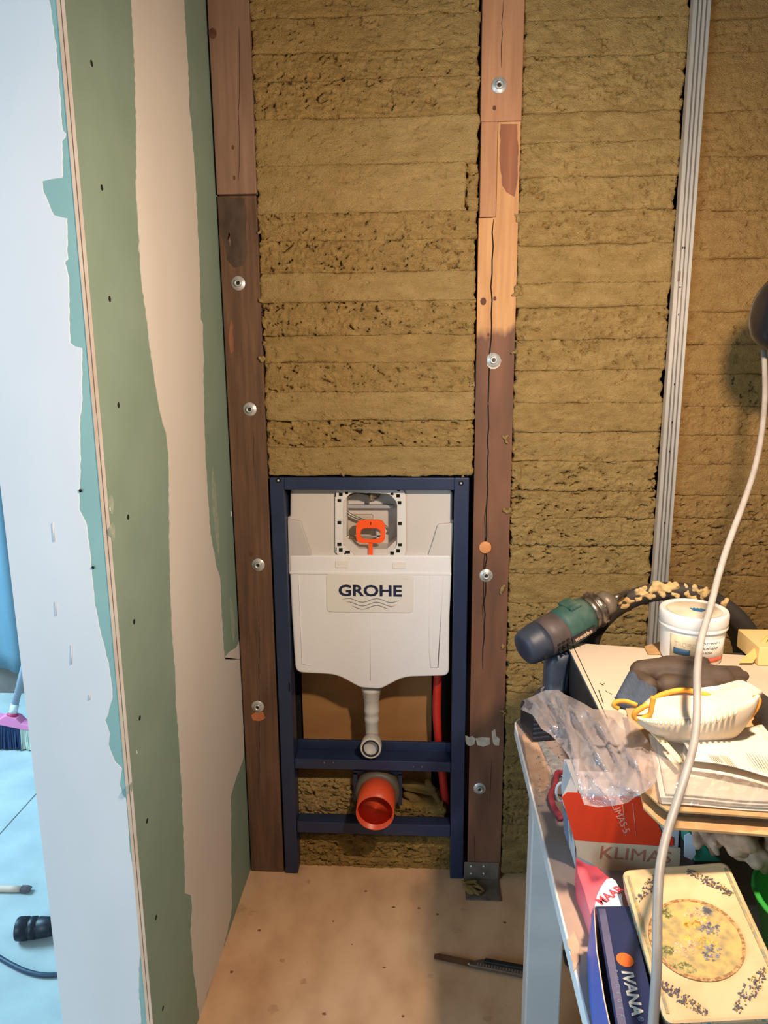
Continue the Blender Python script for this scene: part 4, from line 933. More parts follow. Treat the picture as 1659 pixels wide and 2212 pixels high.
# decorated tin
m_tin = mat('cream_enamel', (216,182,138), .32, (190,154,108), 26, coat=.2, lo=.42, hi=.85, detail=9, bump=.05, bscale=40)
m_tinside = mat('ornate_tin_side', (176,156,122), .35, (84,124,130), 170, (1,1,1), lo=.56, hi=.62, coat=.2)
zT = .812
XT = T(.3784, -1.0027, zT)@rotz(-.0306)@Matrix.Rotation(.1245, 4, 'X')@Matrix.Rotation(-.1763, 4, 'Y')   # local: x right, -y towards the viewer
wid, ln = .1223, .1878; XTi = XT.inverted()
def onlid(a, b):
    o_, d_ = XTi@CAM, XTi.to_3x3()@ray(a, b); return o_ - d_*(o_.z/d_.z)
tn = thing('biscuit_tin', (.45, -1.09, ZT), 'cream decorated tin with an oval picture and floral corner sprays', 'tin')
def rrect(x0, y0, x1, y1, r, n=5):
    P = []
    for cx_, cy_, a0 in ((x1-r,y1-r,0),(x0+r,y1-r,90),(x0+r,y0+r,180),(x1-r,y0+r,270)):
        for k in range(n+1): t = math.radians(a0+90*k/n); P.append((cx_+r*math.cos(t), cy_+r*math.sin(t)))
    return P
def ringz(b, r, z): return [(x, y, z) for x, y in rrect(*b, r)]
B0 = (0, -ln, wid, 0)
def ins(d): return (d, -ln+d, wid-d, -d)
V, F = loftg([ringz(ins(.002), .008, -.066), ringz(ins(.002), .008, -.024)]); fixn(obj('tin_body', V, F, m_tinside, tn, X=XT))
V, F = loftg([ringz(ins(0), .010, -.025), ringz(ins(0), .010, -.003), ringz(ins(.0008), .009, -.0012), ringz(ins(.003), .008, 0), ringz(ins(.007), .006, -.0006)], caps=True)
ld = fixn(obj('tin_lid', V, F, [m_tinside, m_tin], tn, X=XT))
for p in ld.data.polygons:
    if p.normal.z > .5: p.material_index = 1
for sd_ in (0, 1):
    xa = .0045 if sd_ == 0 else wid-.0075
    V, F = boxg(xa, -ln+.010, -.0003, xa+.003, -.010, .0003); obj('rim_band', V, F, mat('gold_blue_border', (176,146,92), .4, (138,130,106), 160, lo=.45, hi=.55), ld, X=XT)
# oval: centre/extent from the photo
oc = onlid(1503,2026); ox = onlid(1398,2010); ox2 = onlid(1614,2040); oy = onlid(1503,1936); oy2 = onlid(1530,2116)
ra, rbb = abs(ox2.x-ox.x)/2, abs(oy.y-oy2.y)/2
def ell(a, b, z, n=56): return [(oc.x+a*math.cos(t), oc.y+b*math.sin(t), z) for t in [2*math.pi*k/n for k in range(n)]]
V, F = loftg([ell(ra, rbb, -.0002), ell(ra, rbb, .0006), ell(ra*.93, rbb*.93, .0006), ell(ra*.93, rbb*.93, -.0002)], caps=False)
fixn(obj('oval_border', V, F, mat('brown_gold_rope', (140,96,56), .4, (190,146,92), 230, lo=.45, hi=.55), ld, X=XT))
V, F = prismg(ell(ra*.93, rbb*.93, .0003), (0,0,-.0004)); fixn(obj('oval_picture', V, F, mat('pastoral_mottle', (200,164,98), .35, (140,128,92), 80, detail=9, lo=.42, hi=.68), ld, X=XT))
rr = random.Random(14)
def spot(cx_, cy_, r, M, nm='painted_patch', z=.0007, e=1.0, rot=0):
    P = []
    for k in range(12):
        t = 2*math.pi*k/12; q = r*(1+.25*math.sin(3*t+cx_*900)); a, b = q*math.cos(t)*e, q*math.sin(t); P.append((cx_+a*math.cos(rot)-b*math.sin(rot), cy_+a*math.sin(rot)+b*math.cos(rot), z))
    return prismg(P, (0,0,-.0003))
groups = {'grey_paint': ((132,126,128), []), 'salmon_paint': ((226,176,138), []), 'ochre_paint': ((236,178,74), []), 'olive_paint': ((146,140,84), []), 'beige_paint': ((206,188,150), [])}
for nm, a, b, r, e, ro in (('grey_paint',1535,2008,.008,1.5,-.1),('grey_paint',1540,2060,.0085,1.3,.6),('grey_paint',1528,1968,.006,.6,.3),('salmon_paint',1506,1975,.011,1.2,.1),('salmon_paint',1480,2050,.009,1.4,.4),
    ('ochre_paint',1505,1995,.006,2.2,.1),('ochre_paint',1515,2035,.009,1.7,-.3),('olive_paint',1440,1970,.008,.8,.2),('olive_paint',1475,2090,.006,2,-.3),('olive_paint',1440,2055,.006,1.3,.3),('beige_paint',1455,2000,.017,.9,0),('beige_paint',1465,1960,.009,1.2,.5),('beige_paint',1505,2075,.011,1.6,-.4)):
    q = onlid(a,b)
    for _ in range(34):
        t_, r_ = rr.uniform(0, 6.283), r*rr.random()**.6; ax, ay = r_*e*math.cos(t_), r_*math.sin(t_)
        groups[nm][1].append(spot(q.x+ax*math.cos(ro)-ay*math.sin(ro), q.y+ax*math.sin(ro)+ay*math.cos(ro), rr.uniform(.0006,.0019), None, e=rr.uniform(.8,1.8), rot=rr.uniform(0,3)))
for k, (nm, (c_, g)) in enumerate(groups.items()):
    V, F = join(*g); V = [(v[0], v[1], v[2]-.00012*k) for v in V]
    tag(fixn(obj('painted_patch', V, F, mat(nm, c_, .4, tuple(int(v*.8) for v in c_), 110, lo=.4, hi=.7), ld, X=XT)), kind='stuff')
m_bl = mat('violet_grey_flower', (88,80,88), .4); m_ol = mat('gold_flower', (176,146,70), .4)
for (a, b, c_, d, n_) in ((1376,1946,1432,1880,90),(1484,1880,1582,1932,110),(1428,2124,1526,2190,120),(1590,2186,1650,2092,110)):
    p, q = onlid(a,b), onlid(c_,d); g1, g2 = [], []
    for k in range(n_):
        u = rr.random(); w_ = .0062*math.sin(math.pi*min(1, max(0, .08+u*.84)))**.6; dv = (q-p).normalized(); nn = Vector((-dv.y, dv.x, 0)); c2 = p.lerp(q, u)+nn*rr.uniform(-w_, w_)
        r = rr.uniform(.0003, .0009); g_ = spot(c2.x, c2.y, r, None, e=rr.uniform(1, 3), rot=rr.uniform(0, 3.1), z=.0004); (g2 if k % 6 == 0 else g1).append(g_)
    sp = obj('floral_spray', *join(*g1), m_bl, ld, X=XT); tag(fixn(sp), kind='stuff'); tag(fixn(obj('spray_flowers', *join(*g2), m_ol, ld, X=XT)), kind='stuff')
# cavity under the cardboard: card, green box, crumpled paper, green tub
m_dk = mat('dark_rubbish', (46,38,32), .9)
db = box('dark_case', (.4925, -.93, ZT+.001, .512, -.86, ZT+.12), m_dk, None, bevel=.002, loc=(.51,-.9,ZT)); tag(db, 'dark upright case standing right of the red carton under the cardboard', 'case')
def pq(pts, y): return [W(a, b, y=y) for a, b in pts]
cdp = fixn(obj('white_card', *prismg(pq([(1479,1806),(1490,1800),(1498,1808),(1503,1845),(1494,1858),(1478,1850)], -.955), (0,.0015,0)), mat('bluish_white_card', (196,212,228), .5), None, loc=(.5,-.95,.74)))
tag(cdp, 'small bluish-white rounded card beside the turquoise box under the cardboard', 'card')
tq = fixn(obj('turquoise_box', *prismg(pq([(1484,1798),(1500,1796),(1535,1842),(1560,1862),(1500,1862),(1498,1830)], -.945), (0,.05,0)), mat('turquoise_card', (22,150,128), .45), None, loc=(.52,-.93,.74), bevel=.002)); tag(tq, 'turquoise green box tucked under the cardboard behind the tin', 'box')
gt = thing('green_tub', (.62, -.93, ZT), 'green plastic tub filled with crumpled paper, right of the tin', 'tub')
m_grn = mat('green_plastic', (52,156,64), .45)
cx_, cy_ = .606, -1.035
lathe('tub_wall', [(.060,ZT+.002),(.078,ZT+.08),(.081,ZT+.08),(.081,ZT+.084),(.075,ZT+.084),(.057,ZT+.008),(.0001,ZT+.008)], m_grn, gt, X=T(cx_, cy_, 0), n=36)
m_tiss = mat('crumpled_tissue', (184,156,130), .8, (116,84,60), 30, bump=.5, bscale=40, bdist=.006)  # browner mottling carries the shade under the cardboard in its colour
rr2 = random.Random(6)
for k, (a, b, zz, r) in enumerate(((1545,1812,.842,.020),(1590,1822,.846,.022),(1625,1840,.838,.022),(1650,1810,.85,.02),(1520,1815,.836,.013))):
    c = W(a, b, z=zz); cs = [(c+Vector([rr2.uniform(-r,r)*.8 for _ in range(3)]), c+Vector([rr2.uniform(-r,r)*.8 for _ in range(3)]), r*.42, r*.2) for _ in range(7)]
    o = blob('crumpled_paper', cs, m_tiss, None, voxel=.003, smooth=1, loc=tuple(c-Vector((0,0,r))))
    tag(o, ('crumpled beige paper ball nearest the turquoise box','large crumpled paper ball in the middle above the green tub','crumpled paper ball low on the rim of the green tub','crumpled paper ball farthest right under the cardboard edge','small crumpled paper scrap left of the other balls')[k], 'crumpled paper', 'crumpled paper under the cardboard')

# red cloth strip and white ring by the carton
rc = tube('red_strap', crom([W(a, b, z=ZT+h) for a, b, h in ((1216,1668,.012),(1203,1672,.014),(1200,1695,.012),(1190,1718,.010),(1196,1742,.008),(1208,1762,.006),(1212,1770,.005))], 6), [.0035]*3+[.0048]*28+[.0042]*6, mat('faded_red_cloth', (176,64,74), .8, (140,46,56), 60, bump=.4), None, 12, loc=(*W(1200,1700,z=ZT)[:2], ZT))
tag(rc, 'faded red cloth strap on the table beside the red carton', 'strap')
c = W(1213,1712,z=ZT+.014)
wr_ = tube('white_ring', [c+Vector((.0085*math.cos(t), .002*math.sin(t), .016*math.sin(t))) for t in [2*math.pi*k/24 for k in range(25)]], .0026, mat('white_ring_plastic', (196,206,216), .35), None, 10, loc=(c.x, c.y, ZT)); tag(wr_, 'small white plastic ring against the red strap', 'ring')

# ------------------------------------------------------------------ cordless drill
m_drk = mat('blue_black_rubber', (40,48,64), .5, (52,58,72), 30, bump=.1)
m_grip = mat('brown_grey_housing', (84,70,66), .55, (66,58,58), 40)
m_dgreen = mat('drill_green', (42,78,70), .6, (84,100,88), 26, lo=.5, hi=.8)
m_met = mat('worn_metal', (150,138,124), .35, (90,80,70), 60, metal=.8)
P0, P1 = W(1150,1392,y=-.495), W(1318,1298,y=-.41)
dr = thing('cordless_drill', (.37, -.53, ZT), 'dusty green and black cordless drill standing on its battery at the table corner', 'drill')
XD = frame3(P0, P1-P0, (0,0,1)); LD = (P1-P0).length
def lx_(prof, M, name, par, n=28, dz=0, sy=1.0, sz=1.0):
    rings = [[(x, r*sy*math.cos(2*math.pi*k/n), r*sz*math.sin(2*math.pi*k/n)+dz) for k in range(n)] for r, x in prof]
    V, F = loftg(rings); return fixn(obj(name, V, F, M, par, X=XD, smooth=True))
s_ = LD/.2
mh = lx_([(.0001,-.023),(.024,-.0225),(.030,-.019),(.033,-.010),(.0345,.0),(.036,.012),(.036,.022)], m_drk, 'rear_cap', dr, sz=1.02)
hs = lx_([(.034,.0222),(.0365,.023),(.037,.04),(.037,.062),(.0355,.066),(.0001,.067)], m_grip, 'motor_housing', dr)
gb = lx_([(.0001,.060),(.0375,.061),(.039,.075),(.039,.10),(.037,.122),(.034,.130),(.0001,.131)], m_dgreen, 'gear_housing', dr, sy=.95)
co = lx_([(.0001,.1312),(.033,.132),(.0345,.134),(.0345,.142),(.0325,.143),(.0325,.146),(.0345,.147),(.0345,.156),(.033,.158),(.0001,.159)], m_met, 'torque_collar', dr)
lx_([(.0001,.1592),(.026,.160),(.026,.163),(.0001,.164)], m_hole, 'collar_gap', dr)
ck = lx_([(.0001,.1642),(.025,.165),(.0255,.18),(.023,.187),(.016,.193),(.012,.198),(.0001,.199)], mat('chuck_grey', (132,118,104), .45, (108,96,84), 40, metal=.4), 'chuck', dr)
lx_([(.0001,.199),(.0075,.1995),(.0065,.215),(.0045,.218),(.0045,.232),(.0001,.240)], m_met, 'screwdriver_bit', ck)
for k in range(12):   # knurls of the collar
    t = 2*math.pi*k/12; V, F = boxg(.147, -.003, .034, .157, .003, .0362); obj('collar_rib', V, F, m_met, co, X=XD@Matrix.Rotation(t, 4, 'X'), bevel=.0008)
V, F = boxg(.086, -.020, .033, .112, .020, .0415); obj('speed_switch', V, F, m_dgreen, gb, X=XD, bevel=.003)
vs = []
for i in range(3):
    for j in range(3): vs.append(boxg(.030+.010*i, -.0385, -.004-.008*j, .037+.010*i, -.0330, -.001-.008*j))
tag(obj('vent_slots', *join(*vs), m_hole, hs, X=XD), kind='stuff')
V, F = boxg(-.002, -.034, -.018, .006, -.028, -.014); obj('cap_slot', V, F, m_hole, mh, X=XD)
plb = fixn(obj('name_stripe', *boxg(.062, -.0392, -.016, .118, -.036, -.004), mat('black_stripe', (38,34,34), .5), gb, X=XD))
V, F = textg('metabo', .0115, .0004, bold=.0003, sx=1.15); obj('lettering', V, F, mat('tan_lettering', (196,164,136), .5), plb, X=XD@T(.088, -.0396, -.0105)@Matrix.Rotation(math.pi/2,4,'X'))
# handle, trigger, battery in world space
h0, h1 = W(1203,1425,y=-.462), W(1194,1560,y=-.475)
bat_c = Vector((W(1180,1600,y=-.51).x, -.503, ZT+.032))
def ov(c, rx, ry, n=24, sq=.8): return [Vector((c.x+rx*math.copysign(abs(math.cos(t))**sq, math.cos(t)), c.y+ry*math.copysign(abs(math.sin(t))**sq, math.sin(t)), c.z)) for t in [2*math.pi*k/n for k in range(n)]]
hz = [h0+Vector((.006,.0,.02)), h0, h0.lerp(h1,.3)+Vector((-.001,0,0)), h0.lerp(h1,.6)+Vector((-.001,0,0)), Vector((bat_c.x+.006, bat_c.y, bat_c.z+.05)), Vector((bat_c.x+.002, bat_c.y, bat_c.z+.028))]
V, F = loftg([ov(p, r, r*1.1) for p, r in zip(hz, (.026,.024,.0225,.022,.023,.034))]); hd = fixn(obj('handle', V, F, m_drk, dr, smooth=True))
V, F = loftg([ov(h0.lerp(h1,u)+Vector((.0175,-.004,0)), .006, .016) for u in (0,.2,.4,.7,1)]); fixn(obj('grip_inlay', V, F, mat('black_grip', (28,28,32), .6), hd, smooth=True))
tube('handle_seam', [h0.lerp(h1,u)+Vector((.0075,-.0235,0)) for u in (0,.3,.6,.9)], .0009, m_dgreen, hd, 6)
V, F = boxg(-.009,-.008,-.02,.009,.008,.02); obj('trigger', V, F, mat('brown_trigger', (96,76,66), .5), dr, X=T(h0.x+.022, h0.y+.012, h0.z-.012), bevel=.004)
V, F = boxg(-.040, -.036, -.030, .045, .036, .022); ba = obj('battery', V, F, mat('battery_black', (30,32,40), .45), dr, X=T(*bat_c)@rotz(.25), bevel=.006)
for i in range(5):
    V, F = boxg(-.0415, -.0375, -.022+.009*i, -.010, -.034, -.018+.009*i); obj('battery_rib', V, F, m_drk, ba, X=T(*bat_c)@rotz(.25), bevel=.001)

# ------------------------------------------------------------------ tub of primer
m_tubw = mat('tub_white_plastic', (234,232,228), .35, (228,226,220), 10)
tc_ = W(1491,1418,z=ZA); tc_.z = ZA
tu = thing('plaster_tub', (tc_.x, tc_.y, ZA), 'white round plastic tub with screw lid and a printed label', 'tub')
XU = T(*tc_); kk = .0585
lathe('tub_body', [(.0001,0.001),(kk*.86,.001),(kk*.90,.006),(kk*.95,.062),(kk*.95,.064),(.0001,.0645)], m_tubw, tu, X=XU, n=40)
tl2 = lathe('lid', [(.0001,.062),(kk*.97,.062),(kk*1.0,.0635),(kk*1.0,.0665),(kk*.97,.068),(kk*.985,.070),(kk*1.01,.074),(kk*1.01,.088),(kk*.98,.0925),(kk*.92,.093),(kk*.88,.0905),(.0001,.0905)], m_tubw, tu, X=XU, n=48)
lathe('lid_dust', [(.0001,.0906),(kk*.80,.0906),(kk*.78,.0912),(.0001,.0913)], mat('tan_dust', (226,212,190), .8, (212,194,166), 30), tl2, X=XU, n=40)
lp = [(-.012,.012),(-.006,.010),(-.004,.015),(-.001,.009),(.002,.014),(.005,.008),(.008,.013),(.012,.007),(.017,.004),(.004,-.008),(-.008,-.004)]
V, F = polyg(lp, .0913, .0005); fixn(obj('lid_mark', V, F, mat('blue_sticker', (42,110,156), .45), tl2, X=XU@T(.004,-.008,0)@rotz(-.1)))
def curved(a0, a1, z0, z1, r, M, name, par, n=10, taper=(.90,.95)):
    def rad(z): return kk*(taper[0]+(taper[1]-taper[0])*(z-.006)/.056)+r
    Vv = [(rad(z)*math.cos(math.radians(a0+(a1-a0)*i/n)), rad(z)*math.sin(math.radians(a0+(a1-a0)*i/n)), z) for z in (z0, z1) for i in range(n+1)]
    F = [(i, i+1, n+2+i, n+1+i) for i in range(n)]; o = obj(name, Vv, F, M, par, X=XU, smooth=True); s = o.modifiers.new('s', 'SOLIDIFY'); s.thickness = .0003; s.offset = 1; return o
lab = curved(-98, -36, .010, .052, .0004, mat('label_white', (230,224,214), .5), 'label', tu)
curved(-150, -100, .010, .056, .0004, mat('label_cream', (212,196,164), .5, (190,176,150), 90), 'label', tu)
curved(-142, -112, .020, .032, .0008, mat('label_blue', (44,84,118), .5), 'label_block', lab)
curved(-98, -38, .010, .018, .0008, mat('label_red', (232,120,96), .5, (214,84,66), 300), 'label_band', lab)
def ctext(s, a0, z, size, M, r=.0011):
    V, F = textg(s, size, .0002, bold=.0001, align='LEFT'); R_ = kk*.93+r
    V = [(R_*math.cos(math.radians(a0)+v[0]/R_), R_*math.sin(math.radians(a0)+v[0]/R_), v[1]+z) for v in V]; obj('lettering', V, F, M, lab, X=XU)
ctext('PREPARAT', -95, .047, .0085, m_print); ctext('GRUNTUJĄCY', -95, .037, .0055, mat('grey_print', (110,92,80), .6)); ctext('DO ŚCIAN', -95, .029, .0045, MATS['grey_print']); ctext('TROPIC', -140, .040, .0105, mat('pale_gold_text', (236,222,190), .5))
# ------------------------------------------------------------------ black rubber ring behind the tub, on an added, unseen support box
hc = W(1445,1447,y=-.38); rH = abs(W(1649,1447,y=-.38).x-hc.x)
m_rub = mat('old_black_rubber', (48,42,36), .7, (74,62,48), 22, bump=.3, bscale=50, lo=.45, hi=.75)
hp = thing('rubber_hoop', (hc.x, -.34, hc.z-rH), 'thick black rubber bucket hoop crusted with dried plaster, behind the white tub', 'rubber hoop')
XH = T(hc.x, -.38, hc.z)@Matrix.Rotation(math.radians(90), 4, 'X')
XH = T(hc.x, -.38, hc.z)@Matrix.Rotation(math.radians(-8), 4, 'Z')@Matrix.Rotation(math.radians(90), 4, 'X')
th_ = .035
lathe('rim', [(rH,0.0),(rH-.004,.010),(rH-.014,.013),(rH-th_,.009),(rH-th_-.001,.0),(rH-th_,-.012),(rH-.006,-.012),(rH,0.0)], m_rub, hp, X=XH, n=72)
lathe('inner_band', [(rH-th_+.001,0),(rH-th_-.016,-.055),(rH-th_-.012,-.055),(rH-th_+.006,0),(rH-th_+.001,0)], mat('brown_rubber_band', (70,56,40), .7, (58,46,34), 18), hp, X=XH, n=72)
for o in list(hp.children):    # open rings: drop the end caps
    import bmesh
    bm = bmesh.new(); bm.from_mesh(o.data); bmesh.ops.delete(bm, geom=[f_ for f_ in bm.faces if len(f_.verts) > 8], context='FACES_ONLY'); bm.to_mesh(o.data); bm.free()
m_crust = mat('dried_plaster_crust', (212,180,124), .9, (184,150,98), 60, bump=.8, bscale=160)
rr2 = random.Random(9)
for (a0, a1) in ((128,119),(116,88),(84,70),(60,58),(22,8)):
    cs = []; n_ = max(6, int(abs(a0-a1)*1.6))
    for k in range(n_):
        t = math.radians(a0+(a1-a0)*k/n_); _r = rH-.002-rr2.uniform(0,.024); q = XH@Vector((_r*math.cos(t), _r*math.sin(t), .009)); q2 = q+Vector([rr2.uniform(-.006,.006) for _ in range(3)])
        cs.append((q, q2, rr2.uniform(.003,.0065), rr2.uniform(.002,.005)))
    blob('plaster_crust', cs, m_crust, hp, voxel=.0022, smooth=1)
cr = box('added_support_box', (.50, -.41, 0.001, .80, -.16, hc.z-rH-.001), m_kraft, None, bevel=.003, loc=(.65,-.3,0)); tag(cr, 'added unseen support box on the floor behind the table, under the rubber hoop', 'box')  # added box, hidden from view, only there to hold the hoop up
# opened cream carton at the right edge, on the sheet
oc_ = thing('small_open_carton', (.80, -.58, ZA), 'small cream carton with a raised flap at the right edge of the picture', 'carton')
a, b, c_, d = W(1600,1425,z=ZA+.003), W(1700,1432,z=ZA+.003), W(1659,1378,z=ZA+.06), W(1646,1385,z=ZA+.055)
box('carton_body', (W(1625,1428,z=ZA).x, a.y-.02, ZA+.001, .97, a.y+.07, ZA+.035), mat('cream_yellow_card', (236,204,140), .7), oc_, bevel=.001)
fixn(obj('flap', *prismg([W(1598,1432,y=a.y-.02), W(1626,1432,y=a.y-.02), W(1665,1372,y=a.y+.01), W(1655,1378,y=a.y+.01)], (0,.003,.001)), mat('yellow_card', (206,176,104), .7), oc_))
kb = fixn(obj('brown_card_scrap', *prismg([W(p[0],p[1],z=ZA+.003) for p in ((1392,1396),(1425,1386),(1445,1392),(1440,1412),(1400,1412))], (0,0,-.002)), m_kraft, None, loc=tuple(W(1420,1400,z=ZA)))); tag(kb, 'scrap of brown cardboard lying left of the white tub', 'cardboard')

# ------------------------------------------------------------------ gloves
m_glove = mat('dark_brown_rubber_glove', (66,52,42), .7, (84,68,54), 20, bump=.25, bscale=120)
m_cuff = mat('blue_grey_knit', (74,86,104), .9, (62,74,92), 120, (3,.4,.4), bump=.5, bscale=200)
gl = thing('work_glove', (*W(1470,1480,z=ZA)[:2], ZA), 'dark rubber-coated work glove with blue-grey cuff lying on the cream sheet', 'glove')
def G(a, b, h): return W(a, b, z=ZA+h)
caps_ = [(G(1385,1450,.026), G(1440,1448,.028), .019, .022), (G(1440,1448,.028), G(1500,1458,.026), .024, .024), (G(1500,1458,.026), G(1560,1465,.024), .024, .019), (G(1440,1480,.016), G(1530,1482,.016), .018, .017), (G(1372,1462,.022), G(1400,1480,.02), .013, .015),
         (G(1550,1452,.022), G(1592,1450,.018), .0115, .0095), (G(1545,1462,.020), G(1606,1460,.016), .0115, .0095), (G(1545,1470,.016), G(1602,1476,.014), .0115, .0095), (G(1540,1482,.013), G(1590,1484,.012), .0110, .0095), (G(1440,1428,.030), G(1520,1432,.026), .010, .011)]
blob('glove_hand', caps_, m_glove, gl, voxel=.0028, smooth=5)
cuff = [(G(1372,1466,.020), G(1345,1512,.012), .014, .012), (G(1395,1478,.018), G(1372,1520,.010), .014, .012), (G(1402,1490,.014), G(1400,1520,.010), .013, .011), (G(1345,1512,.012), G(1372,1520,.010), .012, .012)]
blob('knit_cuff', cuff, m_cuff, gl, voxel=.0026, smooth=5)
g2 = thing('work_glove', (*W(1690,1560,z=ZA+.03)[:2], ZA+.02), 'second dark glove, half hidden by the dust mask at the right edge', 'glove')
def G2(a, b, h): return W(a, b, z=ZA+.035+h)
blob('glove_hand', [(G2(1640,1512,.006), G2(1680,1555,.008), .012, .018), (G2(1648,1545,.002), G2(1700,1590,.004), .013, .02), (G2(1680,1555,.008), G2(1740,1600,.008), .024, .02), (G2(1622,1500,.004), G2(1650,1520,.006), .009, .011)], mat('black_glove', (40,36,34), .7, (54,48,44), 20), g2, voxel=.003, smooth=5)

# ------------------------------------------------------------------ dust mask (boat-shaped, open upwards)
ms = thing('dust_mask', (*W(1510,1560,z=ZA+.05)[:2], ZA+.03), 'used white fold-flat dust mask with yellow head straps lying on the papers', 'dust mask')
m_mask = mat('mask_fleece', (206,192,172), .85, (186,170,146), 18, bump=.15, bscale=120)
m_maskin = mat('mask_inner', (222,206,186), .85, (212,192,164), 12, bump=.1, bscale=90)
m_strap = mat('yellow_elastic', (236,160,50), .7, (216,136,36), 40)
yM = -.90
nearrim = [(1368,1548),(1400,1556),(1440,1556),(1490,1553),(1540,1546),(1590,1528),(1625,1514),(1641,1502)]
keel = [(1366,1552),(1392,1574),(1430,1596),(1480,1610),(1530,1613),(1575,1604),(1612,1568),(1642,1512)]
farrim = [(1372,1540),(1400,1512),(1440,1494),(1480,1490),(1530,1495),(1570,1486),(1604,1480),(1640,1500)]
inner = [(1378,1545),(1404,1540),(1440,1536),(1490,1530),(1540,1528),(1585,1516),(1615,1506),(1636,1502)]
def cr1(P, n=28): 
    q = crom([Vector((a, b, 0)) for a, b in P], 4); return q
NR, KE, FR_, IN_ = cr1(nearrim), cr1(keel), cr1(farrim), cr1(inner); n = len(NR)
rows = []
def LR(p, y): return W(p.x, p.y, y=y)
for i in range(n):
    u = i/(n-1); s = math.sin(math.pi*u)**.7
    yk = yM+.004; yn = yM-.002-.014*s; yfar = yM+.035+.03*s
    k_ = LR(KE[i], yk); nr = LR(NR[i], yn); fr2 = LR(FR_[i], yfar)
    col = []
    for t in np.linspace(0, 1, 7): col.append(nr.lerp(k_, t)+Vector((0,-.010*s*math.sin(math.pi*t),0)))
    rows.append(col)
A = np.array([[list(v) for v in c_] for c_ in rows]); zmin = A[..., 2].min()
o = gridmesh('outer_shell', A, m_mask, ms); s_ = o.modifiers.new('s', 'SOLIDIFY'); s_.thickness = .0016
rows = []
for i in range(n):
    u = i/(n-1); s = math.sin(math.pi*u)**.7; yn = yM-.002-.014*s; yfar = yM+.035+.03*s
    nr = LR(NR[i], yn+.0012); fr2 = LR(FR_[i], yfar); md = LR(Vector((IN_[i].x, IN_[i].y, 0)), yM+.012+.006*s)
    col = []
    for t in np.linspace(0, 1, 9): col.append((1-t)**2*nr + 2*t*(1-t)*(md*2-nr*.5-fr2*.5) + t*t*fr2)
    rows.append(col)
A = np.array([[list(v) for v in c_] for c_ in rows]); o = gridmesh('inner_cup', A, m_maskin, ms); s_ = o.modifiers.new('s', 'SOLIDIFY'); s_.thickness = .0014
# far lip: rolled band; stitched seam; straps
yv = lambda u: yM+.035+.03*math.sin(math.pi*u)**.7
lip = [LR(FR_[i], yv(i/(n-1))) for i in range(n)]
sb = [LR(Vector((a, b, 0)), yM+.055-.0006*abs(a-1540)*.1) for a, b in ((1508,1497),(1530,1502),(1560,1512),(1590,1511),(1618,1502),(1630,1498))]
tube('far_lip', lip[14:], .006, m_mask, ms, 12)
fl_ = fixn(obj('fleece_flap', *prismg([LR(Vector((a, b, 0)), yM+.06) for a, b in wavy([(1515,1497),(1520,1487),(1550,1483),(1590,1482),(1600,1475),(1620,1478),(1632,1490),(1628,1503),(1595,1512),(1560,1513),(1535,1506),(1515,1497)], .8, 8, 3)[:-1]], (0,.004,0)), mat('white_fleece', (240,232,224), .9, (226,214,204), 20, bump=.2), ms, bevel=.0015))
tube('head_strap', crom(sb, 5), .0032, m_strap, ms, 8)
tube('head_strap', crom([LR(Vector((a, b, 0)), yM+.05) for a, b in ((1412,1510),(1430,1500),(1460,1492),(1485,1491),(1508,1496))], 5), .0036, m_strap, ms, 8)
tube('head_strap', crom([LR(Vector((a, b, 0)), yM-.002) for a, b in ((1412,1505),(1408,1525),(1402,1545),(1376,1553),(1370,1542),(1385,1530),(1400,1522))], 5), .0036, m_strap, ms, 8)
tube('head_strap', crom([LR(Vector((a, b, 0)), yM+.012) for a, b in ((1375,1523),(1352,1515),(1332,1516),(1326,1524),(1336,1530))], 5), .0032, m_strap, ms, 8)
tube('head_strap', crom([LR(Vector((a, b, 0)), yM+.004) for a, b in ((1628,1505),(1640,1512),(1634,1530),(1618,1552))], 5), .0030, m_strap, ms, 8)
for k in range(17):
    u = .14+k*.036; i = u*(n-1); i0 = int(i); p = NR[i0].lerp(NR[i0+1], i-i0); q = KE[i0].lerp(KE[i0+1], i-i0); s = math.sin(math.pi*u)**.7
    a = LR(p.lerp(q, .01), yM-.006-.014*s); b = LR(p.lerp(q, .24), yM-.006-.021*s)
    tube('stitched_rib', [a, a.lerp(b,.5)+Vector((0,-.001,0)), b], [.0012,.0024,.0012], m_maskin, ms, 8)

# ------------------------------------------------------------------ lamp head and its cable
m_lamp = mat('blue_black_gloss', (12,17,28), .3, coat=.1)
lc = W(1689,672,y=-.45); hh = abs(W(1660,588,y=-.45).z-W(1660,757,y=-.45).z)/2
lp_ = thing('hanging_lamp', (lc.x, lc.y, lc.z), 'glossy dark blue-black lamp housing at the right edge with a pale cable', 'lamp')
XL = T(lc.x-.037, lc.y, lc.z)@Matrix.Rotation(math.radians(6), 4, 'Y')@Matrix.Rotation(math.radians(90), 4, 'Y')
lathe('lamp_housing', [(.0001,-.006),(hh*.35,-.0055),(hh*.62,-.001),(hh*.82,.008),(hh*.95,.022),(hh,.034),(hh,.060),(hh*.96,.062),(hh*.93,.036),(.0001,.034)], m_lamp, lp_, X=XL, n=48)
lathe('lamp_neck', [(.016,.030),(.016,.075),(.02,.08),(.0001,.081)], m_lamp, lp_, X=XL, n=20)
